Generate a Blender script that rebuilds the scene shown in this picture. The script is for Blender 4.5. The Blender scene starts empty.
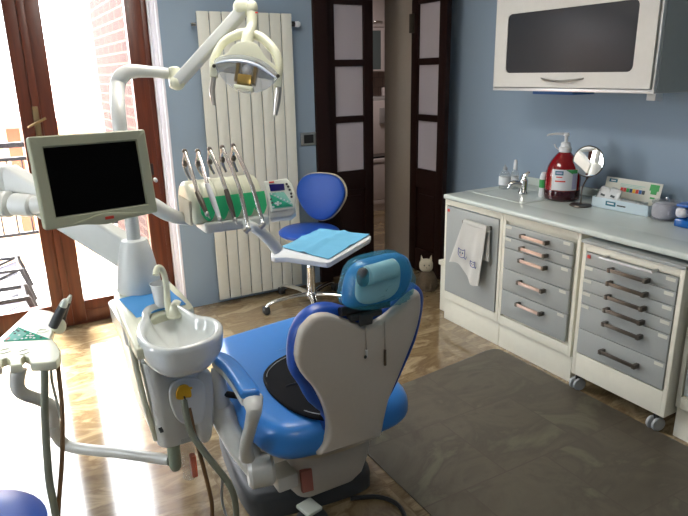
import bpy, bmesh, math, random
from mathutils import Vector as V, Matrix
random.seed(7)
S = bpy.context.scene
COL = S.collection
PI = math.pi

# ---------------------------------------------------------------- camera
F = 613.65; PITCH = 0.295269; ROLL = -0.0197687; YAW = 0.51491; H = 1.64
_fw = V((math.sin(YAW)*math.cos(PITCH), math.cos(YAW)*math.cos(PITCH), -math.sin(PITCH)))
_r = V((math.cos(YAW), -math.sin(YAW), 0)); _u = _r.cross(_fw)
CR = math.cos(ROLL)*_r + math.sin(ROLL)*_u
CU = -math.sin(ROLL)*_r + math.cos(ROLL)*_u
CF = _fw
cam = bpy.data.objects.new('camera', bpy.data.cameras.new('camera'))
COL.objects.link(cam); S.camera = cam
cam.data.sensor_width = 36; cam.data.lens = F/688*36; cam.data.clip_start = 0.02; cam.data.clip_end = 200
m = Matrix((CR, CU, -CF)).transposed().to_4x4(); m.translation = V((0, 0, H)); cam.matrix_world = m
EYE = V((0, 0, H))
def ray(x, y): return (x-344)/F*CR-(y-258)/F*CU+CF
def D(x, y, d): return EYE+d*ray(x, y)
def onz(x, y, z=0): d = ray(x, y); return EYE+(z-H)/d.z*d
def ony(x, y, Y): d = ray(x, y); return EYE+Y/d.y*d
def onx(x, y, X): d = ray(x, y); return EYE+X/d.x*d
def onp(x, y, p0, n): d = ray(x, y); return EYE+((p0-EYE).dot(n)/d.dot(n))*d

# ---------------------------------------------------------------- world, light, exposure
w = bpy.data.worlds.new('overcast_sky'); S.world = w; w.use_nodes = True
w.node_tree.nodes['Background'].inputs[0].default_value = (0.93, 0.95, 1.0, 1)
w.node_tree.nodes['Background'].inputs[1].default_value = 16.0
S.view_settings.view_transform = 'Standard'; S.view_settings.look = 'None'
S.view_settings.gamma = 1; S.view_settings.use_curve_mapping = False
S.view_settings.exposure = 0.0
def area(name, loc, rot, sx, sy, power, col=(1, 1, 1)):
    l = bpy.data.lights.new(name, 'AREA'); l.shape = 'RECTANGLE'; l.size = sx; l.size_y = sy; l.energy = power; l.color = col
    o = bpy.data.objects.new(name, l); COL.objects.link(o); o.location = loc; o.rotation_euler = rot; return o
pt = area('window_portal', (0.30, 4.45, 1.2), (-PI/2, 0, 0), 1.7, 2.5, 1); pt.data.cycles.is_portal = True
sun = bpy.data.objects.new('sun', bpy.data.lights.new('sun', 'SUN')); COL.objects.link(sun)
sun.data.energy = 45; sun.data.angle = 0.32; sun.data.color = (1, 0.95, 0.88)
sun.rotation_euler = (V((-0.05, 0.52, 0.86))).to_track_quat('Z', 'Y').to_euler()
CEIL_P = 25; CEIL_COL = (1.0, 0.96, 0.90)
area('ceiling_or_fill_glow', (0.95, 2.6, 2.64), (0, 0, 0), 0.55, 1.1, CEIL_P, CEIL_COL)
area('ceiling_or_fill_glow', (0.2, -0.3, 2.64), (0, 0, 0), 0.55, 1.1, CEIL_P*0.36, CEIL_COL)  # added fill light over the near end, lifts surfaces facing the camera

# ---------------------------------------------------------------- materials
MATS = {}
def new(name):
    mt = bpy.data.materials.new(name); mt.use_nodes = True; MATS[name] = mt
    return mt, mt.node_tree.nodes, mt.node_tree.links, mt.node_tree.nodes['Principled BSDF']
def mat(name, col, rough=0.5, metal=0, var=0.04, nscale=30, bump=0, spec=0.5, trans=0, coat=0, emit=None, es=0, alpha=1, ior=1.45, sss=0, bscale=None):
    mt, N, L, b = new(name)
    b.inputs['Roughness'].default_value = rough; b.inputs['Metallic'].default_value = metal
    b.inputs['Specular IOR Level'].default_value = spec; b.inputs['Transmission Weight'].default_value = trans
    b.inputs['Coat Weight'].default_value = coat; b.inputs['Coat Roughness'].default_value = 0.08
    b.inputs['IOR'].default_value = ior; b.inputs['Alpha'].default_value = alpha
    if emit: b.inputs['Emission Color'].default_value = (*emit, 1); b.inputs['Emission Strength'].default_value = es
    tc = N.new('ShaderNodeTexCoord'); nz = N.new('ShaderNodeTexNoise'); nz.inputs['Scale'].default_value = nscale; nz.inputs['Detail'].default_value = 4
    L.new(tc.outputs['Object'], nz.inputs['Vector'])
    mx = N.new('ShaderNodeMixRGB'); mx.inputs[1].default_value = (*[c*(1-var) for c in col], 1); mx.inputs[2].default_value = (*[min(1, c*(1+var)) for c in col], 1)
    L.new(nz.outputs['Fac'], mx.inputs[0]); L.new(mx.outputs[0], b.inputs['Base Color'])
    if bump:
        n2 = N.new('ShaderNodeTexNoise'); n2.inputs['Scale'].default_value = bscale or nscale*6; n2.inputs['Detail'].default_value = 3
        L.new(tc.outputs['Object'], n2.inputs['Vector'])
        bp = N.new('ShaderNodeBump'); bp.inputs['Strength'].default_value = bump; bp.inputs['Distance'].default_value = 0.01
        L.new(n2.outputs['Fac'], bp.inputs['Height']); L.new(bp.outputs['Normal'], b.inputs['Normal'])
    return mt
mat('blue_paint', (0.27, 0.355, 0.445), 0.75, bump=0.04, nscale=3, var=0.03)
mat('white_paint', (0.78, 0.78, 0.76), 0.7)
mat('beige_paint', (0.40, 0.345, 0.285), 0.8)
mat('lilac_trim', (0.80, 0.79, 0.85), 0.45)
mat('radiator', (0.67, 0.68, 0.61), 0.4)
mat('gap_shade_grey', (0.05, 0.05, 0.045), 0.8)
mat('cream_plastic', (0.72, 0.73, 0.56), 0.32, coat=0.15)
mat('unit_white', (0.60, 0.61, 0.57), 0.28, coat=0.2)
mat('unit_shell', (0.56, 0.52, 0.46), 0.42, bump=0.03, nscale=60)
mat('cream_shell', (0.55, 0.49, 0.36), 0.4)
mat('porcelain', (0.72, 0.76, 0.74), 0.08, coat=0.6)
mat('arm_grey', (0.66, 0.68, 0.65), 0.35)
mat('bezel', (0.47, 0.49, 0.35), 0.4)
mat('bezel_side', (0.42, 0.43, 0.40), 0.45)
mat('screen_black', (0.002, 0.002, 0.002), 0.6, spec=0.05)
mat('chrome', (0.75, 0.74, 0.72), 0.14, metal=1)
mat('steel', (0.5, 0.49, 0.47), 0.3, metal=1)
mat('dark_steel', (0.16, 0.14, 0.12), 0.32, metal=0.9)
mat('copper_steel', (0.62, 0.47, 0.40), 0.3, metal=0.7)
mat('brass', (0.26, 0.19, 0.10), 0.35, metal=0.8)
mat('gold', (0.55, 0.38, 0.12), 0.25, metal=0.8)
mat('black_plastic', (0.015, 0.015, 0.016), 0.4)
mat('dark_base', (0.05, 0.055, 0.06), 0.5)
mat('black_leather', (0.004, 0.004, 0.005), 0.8, spec=0.12, bump=0.2, nscale=80)
mat('grey_rubber', (0.30, 0.31, 0.26), 0.5)
mat('brown_hose', (0.17, 0.09, 0.035), 0.45)
mat('grey_hose', (0.17, 0.18, 0.13), 0.45)
mat('blue_vinyl', (0.03, 0.20, 0.58), 0.36, bump=0.03, nscale=50, coat=0.15)
mat('blue_vinyl_dark', (0.012, 0.075, 0.40), 0.35, bump=0.03, nscale=50)
mat('paper_blue', (0.13, 0.41, 0.62), 0.8, bump=0.15, nscale=8)
mat('paper_blue_deep', (0.07, 0.30, 0.66), 0.8, bump=0.1, nscale=8)
mat('green_silicone', (0.03, 0.52, 0.20), 0.4)
mat('panel_green', (0.03, 0.34, 0.21), 0.7, spec=0.15)
mat('panel_mint', (0.22, 0.52, 0.45), 0.7, spec=0.15)
mat('panel_white', (0.70, 0.74, 0.66), 0.4)
mat('lcd_blue', (0.012, 0.012, 0.13), 0.2)
mat('red_mark', (0.62, 0.05, 0.03), 0.5)
mat('dark_mark', (0.05, 0.06, 0.06), 0.5)
mat('navy_mark', (0.02, 0.06, 0.16), 0.5)
mat('teal_mark', (0.02, 0.15, 0.22), 0.5)
mat('green_mark', (0.04, 0.34, 0.08), 0.5)
mat('yellow_tag', (0.75, 0.42, 0.02), 0.45)
mat('label_white', (0.72, 0.74, 0.76), 0.6)
mat('denim_thread', (0.06, 0.08, 0.28), 0.8)
mat('label_lilac', (0.42, 0.42, 0.60), 0.6)
mat('door_dark', (0.014, 0.004, 0.003), 0.5, spec=0.3)
mat('hinge_bronze', (0.10, 0.09, 0.07), 0.4, metal=0.7)
mat('cab_white', (0.80, 0.785, 0.67), 0.4)
mat('cab_grey', (0.37, 0.395, 0.385), 0.42, bump=0.02, nscale=90)
mat('alu', (0.62, 0.62, 0.61), 0.35, metal=0.4)
mat('flap_white', (0.62, 0.62, 0.58), 0.4)
mat('top_white', (0.60, 0.66, 0.62), 0.22, nscale=4)
mat('smoked_glass', (0.028, 0.03, 0.035), 0.35, spec=0.25)
mat('caster_grey', (0.38, 0.40, 0.41), 0.5)
mat('white_plastic', (0.75, 0.77, 0.78), 0.35)
mat('red_liquid', (0.22, 0.004, 0.008), 0.12, coat=0.5)
mat('dark_liquid', (0.035, 0.002, 0.004), 0.15, coat=0.5)
mat('blue_plastic', (0.01, 0.10, 0.42), 0.3)
mat('pale_blue_card', (0.56, 0.68, 0.74), 0.6)
mat('card_cream', (0.62, 0.63, 0.55), 0.6)
mat('silver_foil', (0.48, 0.50, 0.50), 0.3, metal=0.8, bump=0.5, nscale=30)
mat('towel', (0.66, 0.66, 0.62), 0.95, bump=0.5, nscale=120)
mat('cotton', (0.75, 0.74, 0.80), 0.9, bump=0.6, nscale=40, var=0.3)
mat('cat_white', (0.55, 0.50, 0.38), 0.85, bump=0.2)
mat('cat_brown', (0.13, 0.095, 0.06), 0.9, bump=0.6, nscale=60, var=0.4)
mat('faded_red', (0.36, 0.13, 0.10), 0.6)
mat('orange_liquid', (0.70, 0.10, 0.02), 0.3)
mat('rail_metal', (0.02, 0.018, 0.02), 0.5)
mat('lounger_frame', (0.018, 0.017, 0.022), 0.5)
mat('lounger_mesh', (0.03, 0.028, 0.05), 0.8, bump=0.4, nscale=60)
mat('balcony_tile', (0.30, 0.29, 0.28), 0.6)
mat('peach_render', (0.62, 0.36, 0.20), 0.9)
mat('roof_pale', (0.72, 0.62, 0.60), 0.9)
mat('gutter', (0.30, 0.12, 0.10), 0.7)
mat('far_door', (0.22, 0.05, 0.015), 0.7)
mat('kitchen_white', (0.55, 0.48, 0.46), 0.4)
mat('kitchen_glass', (0.10, 0.12, 0.12), 0.2)
mat('appliance_grey', (0.30, 0.28, 0.27), 0.4)
mat('ceiling_diffuser', (0.9, 0.9, 0.88), 0.5, emit=(1, 0.93, 0.82), es=3)
mat('mint_fluid', (0.30, 0.36, 0.27), 0.4)
mat('blob_blue', (0.03, 0.12, 0.35), 0.6)
def glassy(name, col, rough, mixf, tcol=None):
    mt, N, L, b = new(name)
    b.inputs['Base Color'].default_value = (*col, 1); b.inputs['Roughness'].default_value = rough
    t = N.new('ShaderNodeBsdfTransparent'); t.inputs[0].default_value = (*(tcol or (1, 1, 1)), 1)
    mx = N.new('ShaderNodeMixShader'); mx.inputs[0].default_value = mixf
    nz = N.new('ShaderNodeTexNoise'); nz.inputs['Scale'].default_value = 14; bp = N.new('ShaderNodeBump'); bp.inputs['Strength'].default_value = 0.1
    L.new(nz.outputs['Fac'], bp.inputs['Height']); L.new(bp.outputs['Normal'], b.inputs['Normal'])
    L.new(t.outputs[0], mx.inputs[1]); L.new(b.outputs[0], mx.inputs[2]); L.new(mx.outputs[0], N['Material Output'].inputs[0])
    return mt
glassy('window_glass', (0.9, 0.9, 0.9), 0.02, 0.04, (0.97, 0.98, 0.98))
glassy('clear_plastic', (0.5, 0.55, 0.55), 0.08, 0.25)
mat('side_shade_grey', (0.36, 0.38, 0.36), 0.5)
glassy('visor', (0.62, 0.66, 0.74), 0.06, 0.2)
glassy('visor_band', (0.62, 0.70, 0.86), 0.15, 0.75)
glassy('cup_plastic', (0.85, 0.86, 0.86), 0.25, 0.75)
glassy('bag_film', (0.07, 0.42, 0.60), 0.2, 0.24, (0.74, 0.92, 0.95))
glassy('jar_plastic', (0.35, 0.37, 0.42), 0.08, 0.22)
glassy('blue_clear', (0.01, 0.15, 0.55), 0.1, 0.75, (0.3, 0.5, 0.9))
glassy('frosted', (0.55, 0.50, 0.53), 0.35, 0.8, (0.8, 0.75, 0.78))
mt, N, L, b = new('mirror_glass'); b.inputs['Metallic'].default_value = 1; b.inputs['Roughness'].default_value = 0.01; b.inputs['Base Color'].default_value = (0.92, 0.93, 0.93, 1)
# wood with grain
def wood(name, c1, c2, rough=0.4, axis=2, sc=9):
    mt, N, L, b = new(name); b.inputs['Roughness'].default_value = rough
    tc = N.new('ShaderNodeTexCoord'); mp = N.new('ShaderNodeMapping'); s = [sc*4]*3; s[axis] = sc*0.25; mp.inputs['Scale'].default_value = s
    nz = N.new('ShaderNodeTexNoise'); nz.inputs['Scale'].default_value = 1; nz.inputs['Detail'].default_value = 6
    cr = N.new('ShaderNodeValToRGB'); cr.color_ramp.elements[0].color = (*c1, 1); cr.color_ramp.elements[1].color = (*c2, 1)
    cr.color_ramp.elements[0].position = 0.3; cr.color_ramp.elements[1].position = 0.7
    L.new(tc.outputs['Object'], mp.inputs[0]); L.new(mp.outputs[0], nz.inputs['Vector']); L.new(nz.outputs['Fac'], cr.inputs[0]); L.new(cr.outputs[0], b.inputs['Base Color'])
wood('window_wood', (0.07, 0.014, 0.005), (0.145, 0.033, 0.011), 0.35)
# marble-look tiles (brown, veined) with thin joints
def stone(name, ramp, tile, joint, rough, scale, spec=0.5, bumps=0.02, off=0.5, rot=0.0, jw=0.004, aniso=2.6, coat=0, dist=1.6):
    mt, N, L, b = new(name); b.inputs['Roughness'].default_value = rough; b.inputs['Specular IOR Level'].default_value = spec
    b.inputs['Coat Weight'].default_value = coat; b.inputs['Coat Roughness'].default_value = 0.06
    tc = N.new('ShaderNodeTexCoord'); br = N.new('ShaderNodeTexBrick')
    br.inputs['Scale'].default_value = 1; br.inputs['Brick Width'].default_value = tile[0]; br.inputs['Row Height'].default_value = tile[1]
    br.inputs['Mortar Size'].default_value = jw; br.inputs['Mortar Smooth'].default_value = 0.3; br.offset = off
    br.inputs['Color1'].default_value = (0, 0, 0, 1); br.inputs['Color2'].default_value = (1, 1, 1, 1); br.inputs['Mortar'].default_value = (0.5, 0.5, 0.5, 1)
    L.new(tc.outputs['Object'], br.inputs['Vector'])
    # each tile shifts the veins
    sh = N.new('ShaderNodeVectorMath'); sh.operation = 'MULTIPLY'; sh.inputs[1].default_value = (5, 3, 4); L.new(br.outputs['Color'], sh.inputs[0])
    ad = N.new('ShaderNodeVectorMath'); ad.operation = 'ADD'; L.new(tc.outputs['Object'], ad.inputs[0]); L.new(sh.outputs[0], ad.inputs[1])
    mp = N.new('ShaderNodeMapping'); mp.inputs['Rotation'].default_value = (0, 0, rot); mp.inputs['Scale'].default_value = (1, aniso, 1); L.new(ad.outputs[0], mp.inputs[0])
    nz = N.new('ShaderNodeTexNoise'); nz.inputs['Scale'].default_value = scale; nz.inputs['Detail'].default_value = 8; nz.inputs['Roughness'].default_value = 0.62; nz.inputs['Distortion'].default_value = dist
    L.new(mp.outputs[0], nz.inputs['Vector'])
    cr = N.new('ShaderNodeValToRGB'); els = cr.color_ramp.elements
    els[0].position = ramp[0][0]; els[0].color = (*ramp[0][1], 1); els[1].position = ramp[-1][0]; els[1].color = (*ramp[-1][1], 1)
    for p, c in ramp[1:-1]: e = els.new(p); e.color = (*c, 1)
    L.new(nz.outputs['Fac'], cr.inputs[0])
    mx = N.new('ShaderNodeMixRGB'); mx.inputs[2].default_value = (*joint, 1); L.new(br.outputs['Fac'], mx.inputs[0]); L.new(cr.outputs[0], mx.inputs[1]); L.new(mx.outputs[0], b.inputs['Base Color'])
    bp = N.new('ShaderNodeBump'); bp.inputs['Strength'].default_value = bumps; bp.inputs['Distance'].default_value = 0.004; bp.invert = True
    L.new(br.outputs['Fac'], bp.inputs['Height']); L.new(bp.outputs['Normal'], b.inputs['Normal'])
stone('floor_tile', [(0.30, (0.13, 0.085, 0.042)), (0.42, (0.25, 0.18, 0.095)), (0.49, (0.18, 0.12, 0.062)), (0.58, (0.37, 0.285, 0.165)), (0.64, (0.24, 0.17, 0.095)), (0.78, (0.38, 0.30, 0.18))], (0.6, 0.6), (0.24, 0.17, 0.09), 0.11, 2.6, 0.9, rot=0.5, off=0.0, coat=0.35, dist=0.7)
stone('mat_tile', [(0.25, (0.062, 0.050, 0.040)), (0.42, (0.112, 0.098, 0.072)), (0.55, (0.086, 0.074, 0.056)), (0.66, (0.135, 0.126, 0.088)), (0.8, (0.10, 0.082, 0.064))], (0.45, 0.45), (0.088, 0.072, 0.056), 0.45, 2.0, 0.35, rot=-0.4, off=0.5, aniso=1.4)
def bricks(name, c1, c2, mortar, bw, rh, ms, rough=0.9, axes='yz'):
    mt, N, L, b = new(name); b.inputs['Roughness'].default_value = rough
    tc = N.new('ShaderNodeTexCoord'); sp = N.new('ShaderNodeSeparateXYZ'); cb = N.new('ShaderNodeCombineXYZ'); L.new(tc.outputs['Object'], sp.inputs[0])
    L.new(sp.outputs['XYZ'.index(axes[0].upper())], cb.inputs[0]); L.new(sp.outputs['XYZ'.index(axes[1].upper())], cb.inputs[1])
    br = N.new('ShaderNodeTexBrick'); br.inputs['Scale'].default_value = 1; br.inputs['Brick Width'].default_value = bw; br.inputs['Row Height'].default_value = rh; br.inputs['Mortar Size'].default_value = ms
    br.inputs['Color1'].default_value = (*c1, 1); br.inputs['Color2'].default_value = (*c2, 1); br.inputs['Mortar'].default_value = (*mortar, 1)
    L.new(cb.outputs[0], br.inputs['Vector']); L.new(br.outputs['Color'], b.inputs['Base Color'])
    bp = N.new('ShaderNodeBump'); bp.inputs['Strength'].default_value = 0.4; bp.invert = True; L.new(br.outputs['Fac'], bp.inputs['Height']); L.new(bp.outputs['Normal'], b.inputs['Normal'])
bricks('brick', (0.045, 0.009, 0.005), (0.065, 0.015, 0.008), (0.13, 0.08, 0.055), 0.26, 0.075, 0.008)
bricks('backsplash_tile', (0.42, 0.33, 0.31), (0.38, 0.30, 0.28), (0.25, 0.2, 0.19), 0.12, 0.12, 0.004, 0.4, 'xz')

# ---------------------------------------------------------------- mesh helpers
def catmull(pts, n=6, closed=False):
    pts = [V(p) for p in pts]; out = []; k = len(pts)
    rng = range(k) if closed else range(k-1)
    for i in rng:
        if closed: a, b_, c, d = pts[(i-1) % k], pts[i], pts[(i+1) % k], pts[(i+2) % k]
        else: a, b_, c, d = pts[max(i-1, 0)], pts[i], pts[i+1], pts[min(i+2, k-1)]
        for j in range(n):
            t = j/n
            out.append(0.5*((2*b_)+(c-a)*t+(2*a-5*b_+4*c-d)*t*t+(3*b_-a-3*c+d)*t**3))
    if not closed: out.append(pts[-1])
    return out
class MB:
    def __init__(s): s.bm = bmesh.new()
    def _bev(s, faces, r, seg=2):
        es = list({e for f in faces for e in f.edges})
        bmesh.ops.bevel(s.bm, geom=es, offset=r, segments=seg, affect='EDGES', profile=0.6, clamp_overlap=True)
    def hexa(s, p, bev=0, seg=2):
        v = [s.bm.verts.new(q) for q in p]
        fs = [s.bm.faces.new([v[i] for i in f]) for f in ((3, 2, 1, 0), (4, 5, 6, 7), (0, 1, 5, 4), (1, 2, 6, 5), (2, 3, 7, 6), (3, 0, 4, 7))]
        if bev: s._bev(fs, bev, seg)
        return s
    def box(s, x0, x1, y0, y1, z0, z1, bev=0, seg=2):
        return s.hexa([V(q) for q in ((x0, y0, z0), (x1, y0, z0), (x1, y1, z0), (x0, y1, z0), (x0, y0, z1), (x1, y0, z1), (x1, y1, z1), (x0, y1, z1))], bev, seg)
    def ob(s, c, ax, hs, bev=0, seg=2):
        c = V(c); a, b_, d = [V(q).normalized()*h for q, h in zip(ax, hs)]
        return s.hexa([c-a-b_-d, c+a-b_-d, c+a+b_-d, c-a+b_-d, c-a-b_+d, c+a-b_+d, c+a+b_+d, c-a+b_+d], bev, seg)
    def loft(s, rings, closed_ends=True, cyc=True):
        R = [[s.bm.verts.new(p) for p in r] for r in rings]; n = len(R[0])
        for a, b_ in zip(R, R[1:]):
            for i in range(n if cyc else n-1):
                j = (i+1) % n
                try: s.bm.faces.new((a[i], a[j], b_[j], b_[i]))
                except ValueError: pass
        if closed_ends and cyc:
            s.bm.faces.new(R[0][::-1]); s.bm.faces.new(R[-1])
        return s
    def tube(s, pts, r, n=10, sm=5, flat=None):
        """round tube along a smoothed path; r a number or a list per control point"""
        ctl = [V(p) for p in pts]
        P = catmull(ctl, sm) if sm > 1 and len(ctl) > 2 else ctl
        rs = r if isinstance(r, (list, tuple)) else [r]*len(ctl)
        rr = []
        for i in range(len(P)):
            t = i/(len(P)-1)*(len(ctl)-1); k = min(int(t), len(ctl)-2); rr.append(rs[k]+(rs[k+1]-rs[k])*(t-k))
        T = [(P[min(i+1, len(P)-1)]-P[max(i-1, 0)]).normalized() for i in range(len(P))]
        up = V((0, 0, 1)) if abs(T[0].z) < 0.9 else V((1, 0, 0))
        rings = []
        x = T[0].cross(up).normalized()
        for p, t, q in zip(P, T, rr):
            x = (x-x.dot(t)*t).normalized(); y = t.cross(x)
            fx, fy = flat if flat else (1, 1)
            rings.append([p+q*(fx*math.cos(a)*x+fy*math.sin(a)*y) for a in [2*PI*i/n for i in range(n)]])
        return s.loft(rings)
    def cyl(s, a, b_, r1, r2=None, n=20, bev=0):
        r2 = r1 if r2 is None else r2; a = V(a); b_ = V(b_); t = (b_-a).normalized()
        if bev:
            return s.lathe([(r1-bev, 0), (r1, bev), (r2, (b_-a).length-bev), (r2-bev, (b_-a).length)], a, n, t)
        return s.tube([a, b_], [r1, r2], n, 1)
    def lathe(s, prof, o, n=24, t=(0, 0, 1), sx=1, sy=1):
        o = V(o); t = V(t).normalized(); up = V((0, 0, 1)) if abs(t.z) < 0.9 else V((1, 0, 0))
        x = up.cross(t).normalized(); y = t.cross(x)
        if abs(t.z) > 0.999: x, y = V((1, 0, 0)), V((0, 1, 0)) if t.z > 0 else V((0, -1, 0))
        return s.loft([[o+t*z+max(r, 1e-4)*(sx*math.cos(a)*x+sy*math.sin(a)*y) for a in [2*PI*i/n for i in range(n)]] for r, z in prof])
    def ell(s, c, ax, hs, e=1.0, n=24, m=14, e2=None):
        """superellipsoid"""
        c = V(c); A = [V(q).normalized()*h for q, h in zip(ax, hs)]; e2 = e2 or e
        pw = lambda v, k: math.copysign(abs(v)**k, v)
        rings = []
        for j in range(1, m):
            ph = -PI/2+PI*j/m
            rings.append([c+A[0]*pw(math.cos(ph), e2)*pw(math.cos(a), e)+A[1]*pw(math.cos(ph), e2)*pw(math.sin(a), e)+A[2]*pw(math.sin(ph), e2) for a in [2*PI*i/n for i in range(n)]])
        return s.loft(rings)
    def pillow(s, poly, nv, t, r, seg=4, r0=None, dome=0):
        """solid of outline poly, thickness t along nv, edges rounded by r (r0 at the far side)"""
        P = [V(p) for p in poly]; nv = V(nv).normalized(); r0 = r if r0 is None else r0; k = len(P)
        nx, ny = 0, 0; area_ = V((0, 0, 0))
        for i in range(k): area_ += (P[i]-P[0]).cross(P[(i+1) % k]-P[0])
        if area_.dot(nv) < 0: P = P[::-1]
        nor = []
        for i in range(k):
            e1 = (P[i]-P[i-1]).normalized(); e2_ = (P[(i+1) % k]-P[i]).normalized()
            n1 = e1.cross(nv); n2 = e2_.cross(nv); q = (n1+n2)
            nor.append(q.normalized()/max(0.6, q.normalized().dot(n1)) if q.length > 1e-6 else n1)
        rings = []
        for j in range(seg+1):
            a = PI/2*j/seg; rings.append([p-q*r0*(1-math.sin(a))+nv*(r0*(1-math.cos(a))) for p, q in zip(P, nor)])
        for j in range(seg+1):
            a = PI/2*j/seg; rings.append([p-q*r*(1-math.cos(a))+nv*(t-r+r*math.sin(a)) for p, q in zip(P, nor)])
        if r0 == 0: rings = [[p.copy() for p in P]]+rings[seg+1:]
        if dome:
            c = sum(rings[-1], V((0, 0, 0)))/k; last = rings[-1]
            for f, h in ((0.85, 0.45), (0.6, 0.8), (0.3, 0.97)): rings.append([c+(p-c)*f+nv*dome*h for p in last])
        return s.loft(rings)
    def sheet(s, grid, th=0.002):
        """open cloth surface from a grid of points, given thickness downward along local normals"""
        G = [[V(p) for p in r] for r in grid]; n, k = len(G), len(G[0])
        NN = [[None]*k for _ in range(n)]
        for i in range(n):
            for j in range(k):
                a = G[min(i+1, n-1)][j]-G[max(i-1, 0)][j]; b_ = G[i][min(j+1, k-1)]-G[i][max(j-1, 0)]
                NN[i][j] = a.cross(b_).normalized()
        A = [[s.bm.verts.new(G[i][j]) for j in range(k)] for i in range(n)]
        B = [[s.bm.verts.new(G[i][j]-NN[i][j]*th) for j in range(k)] for i in range(n)]
        for i in range(n-1):
            for j in range(k-1):
                s.bm.faces.new((A[i][j], A[i+1][j], A[i+1][j+1], A[i][j+1])); s.bm.faces.new((B[i][j], B[i][j+1], B[i+1][j+1], B[i+1][j]))
        for i in range(n-1):
            s.bm.faces.new((A[i][0], B[i][0], B[i+1][0], A[i+1][0])); s.bm.faces.new((A[i][k-1], A[i+1][k-1], B[i+1][k-1], B[i][k-1]))
        for j in range(k-1):
            s.bm.faces.new((A[0][j], A[0][j+1], B[0][j+1], B[0][j])); s.bm.faces.new((A[n-1][j], B[n-1][j], B[n-1][j+1], A[n-1][j+1]))
        return s
    def build(s, name, mt, parent=None, sharp=40, org=None):
        me = bpy.data.meshes.new(name)
        bmesh.ops.recalc_face_normals(s.bm, faces=s.bm.faces)
        o = bpy.data.objects.new(name, me); COL.objects.link(o)
        if parent is not None:
            root = parent
            while root.parent: root = root.parent
            M = root.matrix_basis.inverted(); s.bm.transform(M)
            o.parent = parent
        elif org is not None:
            s.bm.transform(Matrix.Translation(-V(org))); o.location = org
        s.bm.to_mesh(me); s.bm.free()
        for p in me.polygons: p.use_smooth = True
        me.set_sharp_from_angle(angle=math.radians(sharp))
        me.materials.append(MATS[mt]); return o
def tag(o, label=None, cat=None, group=None, kind=None):
    for k, v in (('label', label), ('category', cat), ('group', group), ('kind', kind)):
        if v: o[k] = v
    return o
def empty(name, loc, label=None, cat=None, group=None, kind=None):
    o = bpy.data.objects.new(name, None); COL.objects.link(o); o.empty_display_size = 0.05
    o.matrix_basis = Matrix.Translation(V(loc)); return tag(o, label, cat, group, kind)
def struct(mb, name, mt, parent=None, label=None, cat=None):
    o = mb.build(name, mt, parent)
    if parent is None: o['kind'] = 'structure'
    return o
X, Y, Z = V((1, 0, 0)), V((0, 1, 0)), V((0, 0, 1))

# ================================================================ THE ROOM
BW = 4.22; RW = 3.17; CH = 2.72; LW = -1.5; FWY = -1.6
struct(MB().box(LW-0.2, 6.2, FWY-0.2, 4.42, -0.1, 0), 'floor', 'floor_tile')
struct(MB().box(LW-0.2, RW+0.2, FWY-0.2, 4.47, CH, CH+0.1), 'ceiling', 'white_paint')
WX0, WX1 = -0.49, 1.06       # window opening
DX0, DX1 = 2.17, 3.05       # doorway opening
DT = 2.32
wb = MB()
wb.box(LW-0.2, WX0, BW, BW+0.25, 0, CH); wb.box(WX0, WX1, BW, BW+0.25, 2.45, CH)
wb.box(WX1, DX0, BW, BW+0.25, 0, CH); wb.box(DX0, DX1, BW, BW+0.25, DT, CH); wb.box(DX1, RW, BW, BW+0.25, 0, CH)
struct(wb, 'wall_back', 'blue_paint')
struct(MB().box(RW, RW+0.2, FWY-0.2, BW+0.25, 0, CH), 'wall_right', 'blue_paint')
struct(MB().box(LW-0.2, RW+0.2, FWY-0.2, FWY, 0, CH), 'wall_front', 'blue_paint')
# left wall with a wide window towards the street
lw = MB(); lw.box(LW-0.2, LW, FWY, 2.0, 0, CH); lw.box(LW-0.2, LW, 2.55, BW, 0, CH); lw.box(LW-0.2, LW, 2.0, 2.55, 0, 0.6); lw.box(LW-0.2, LW, 2.0, 2.55, 2.3, CH)
struct(lw, 'wall_left', 'blue_paint')
# wood lining of the doorway
dl = MB(); dl.box(DX0-0.01, DX0+0.10, BW-0.03, BW+0.27, 0, DT+0.02, 0.004); dl.box(DX0+0.10, DX1, BW-0.03, BW+0.27, DT-0.07, DT+0.02, 0.004)
struct(dl, 'trim_1', 'door_dark')
# pale reveal lining and blind guide beside the balcony door
rv = MB(); rv.box(WX1-0.012, WX1+0.004, BW-0.004, BW+0.11, 0, 2.45, 0.002); rv.box(WX1-0.034, WX1-0.012, BW+0.03, BW+0.055, 0, 2.45, 0.002); rv.box(WX1-0.045, WX1-0.012, BW+0.075, BW+0.10, 0, 2.45, 0.002)
struct(rv, 'trim_2', 'lilac_trim')

# ---- balcony door (two leaves) : window_1
def leaf_frame(mb, x0, x1, y, z0, z1, st, rb, rt, dep=0.06):
    mb.box(x0, x0+st, y, y+dep, z0, z1, 0.006); mb.box(x1-st, x1, y, y+dep, z0, z1, 0.006)
    mb.box(x0+st, x1-st, y+0.002, y+dep-0.002, z0, z0+rb, 0.005); mb.box(x0+st, x1-st, y+0.002, y+dep-0.002, z1-rt, z1, 0.005)
WY = 4.32
wn = empty('window_1', (0.42, WY, 0)); wn['kind'] = 'structure'
fr = MB(); fr.box(WX0, WX0+0.05, WY+0.01, WY+0.10, 0, 2.45, 0.004); fr.box(WX1-0.075, WX1-0.04, WY+0.01, WY+0.10, 0, 2.45, 0.004)
fr.box(WX0+0.05, WX1-0.075, WY+0.01, WY+0.10, 2.38, 2.45, 0.004); fr.box(WX0+0.05, WX1-0.075, WY+0.012, WY+0.10, 0, 0.018, 0.003)
fr.build('window_frame', 'window_wood', wn)
l1 = MB(); leaf_frame(l1, 0.285, 0.985, WY, 0.02, 2.38, 0.105, 0.15, 0.11); l1.box(0.39, 0.88, WY-0.004, WY+0.01, 0.09, 0.10, 0.003)
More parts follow.
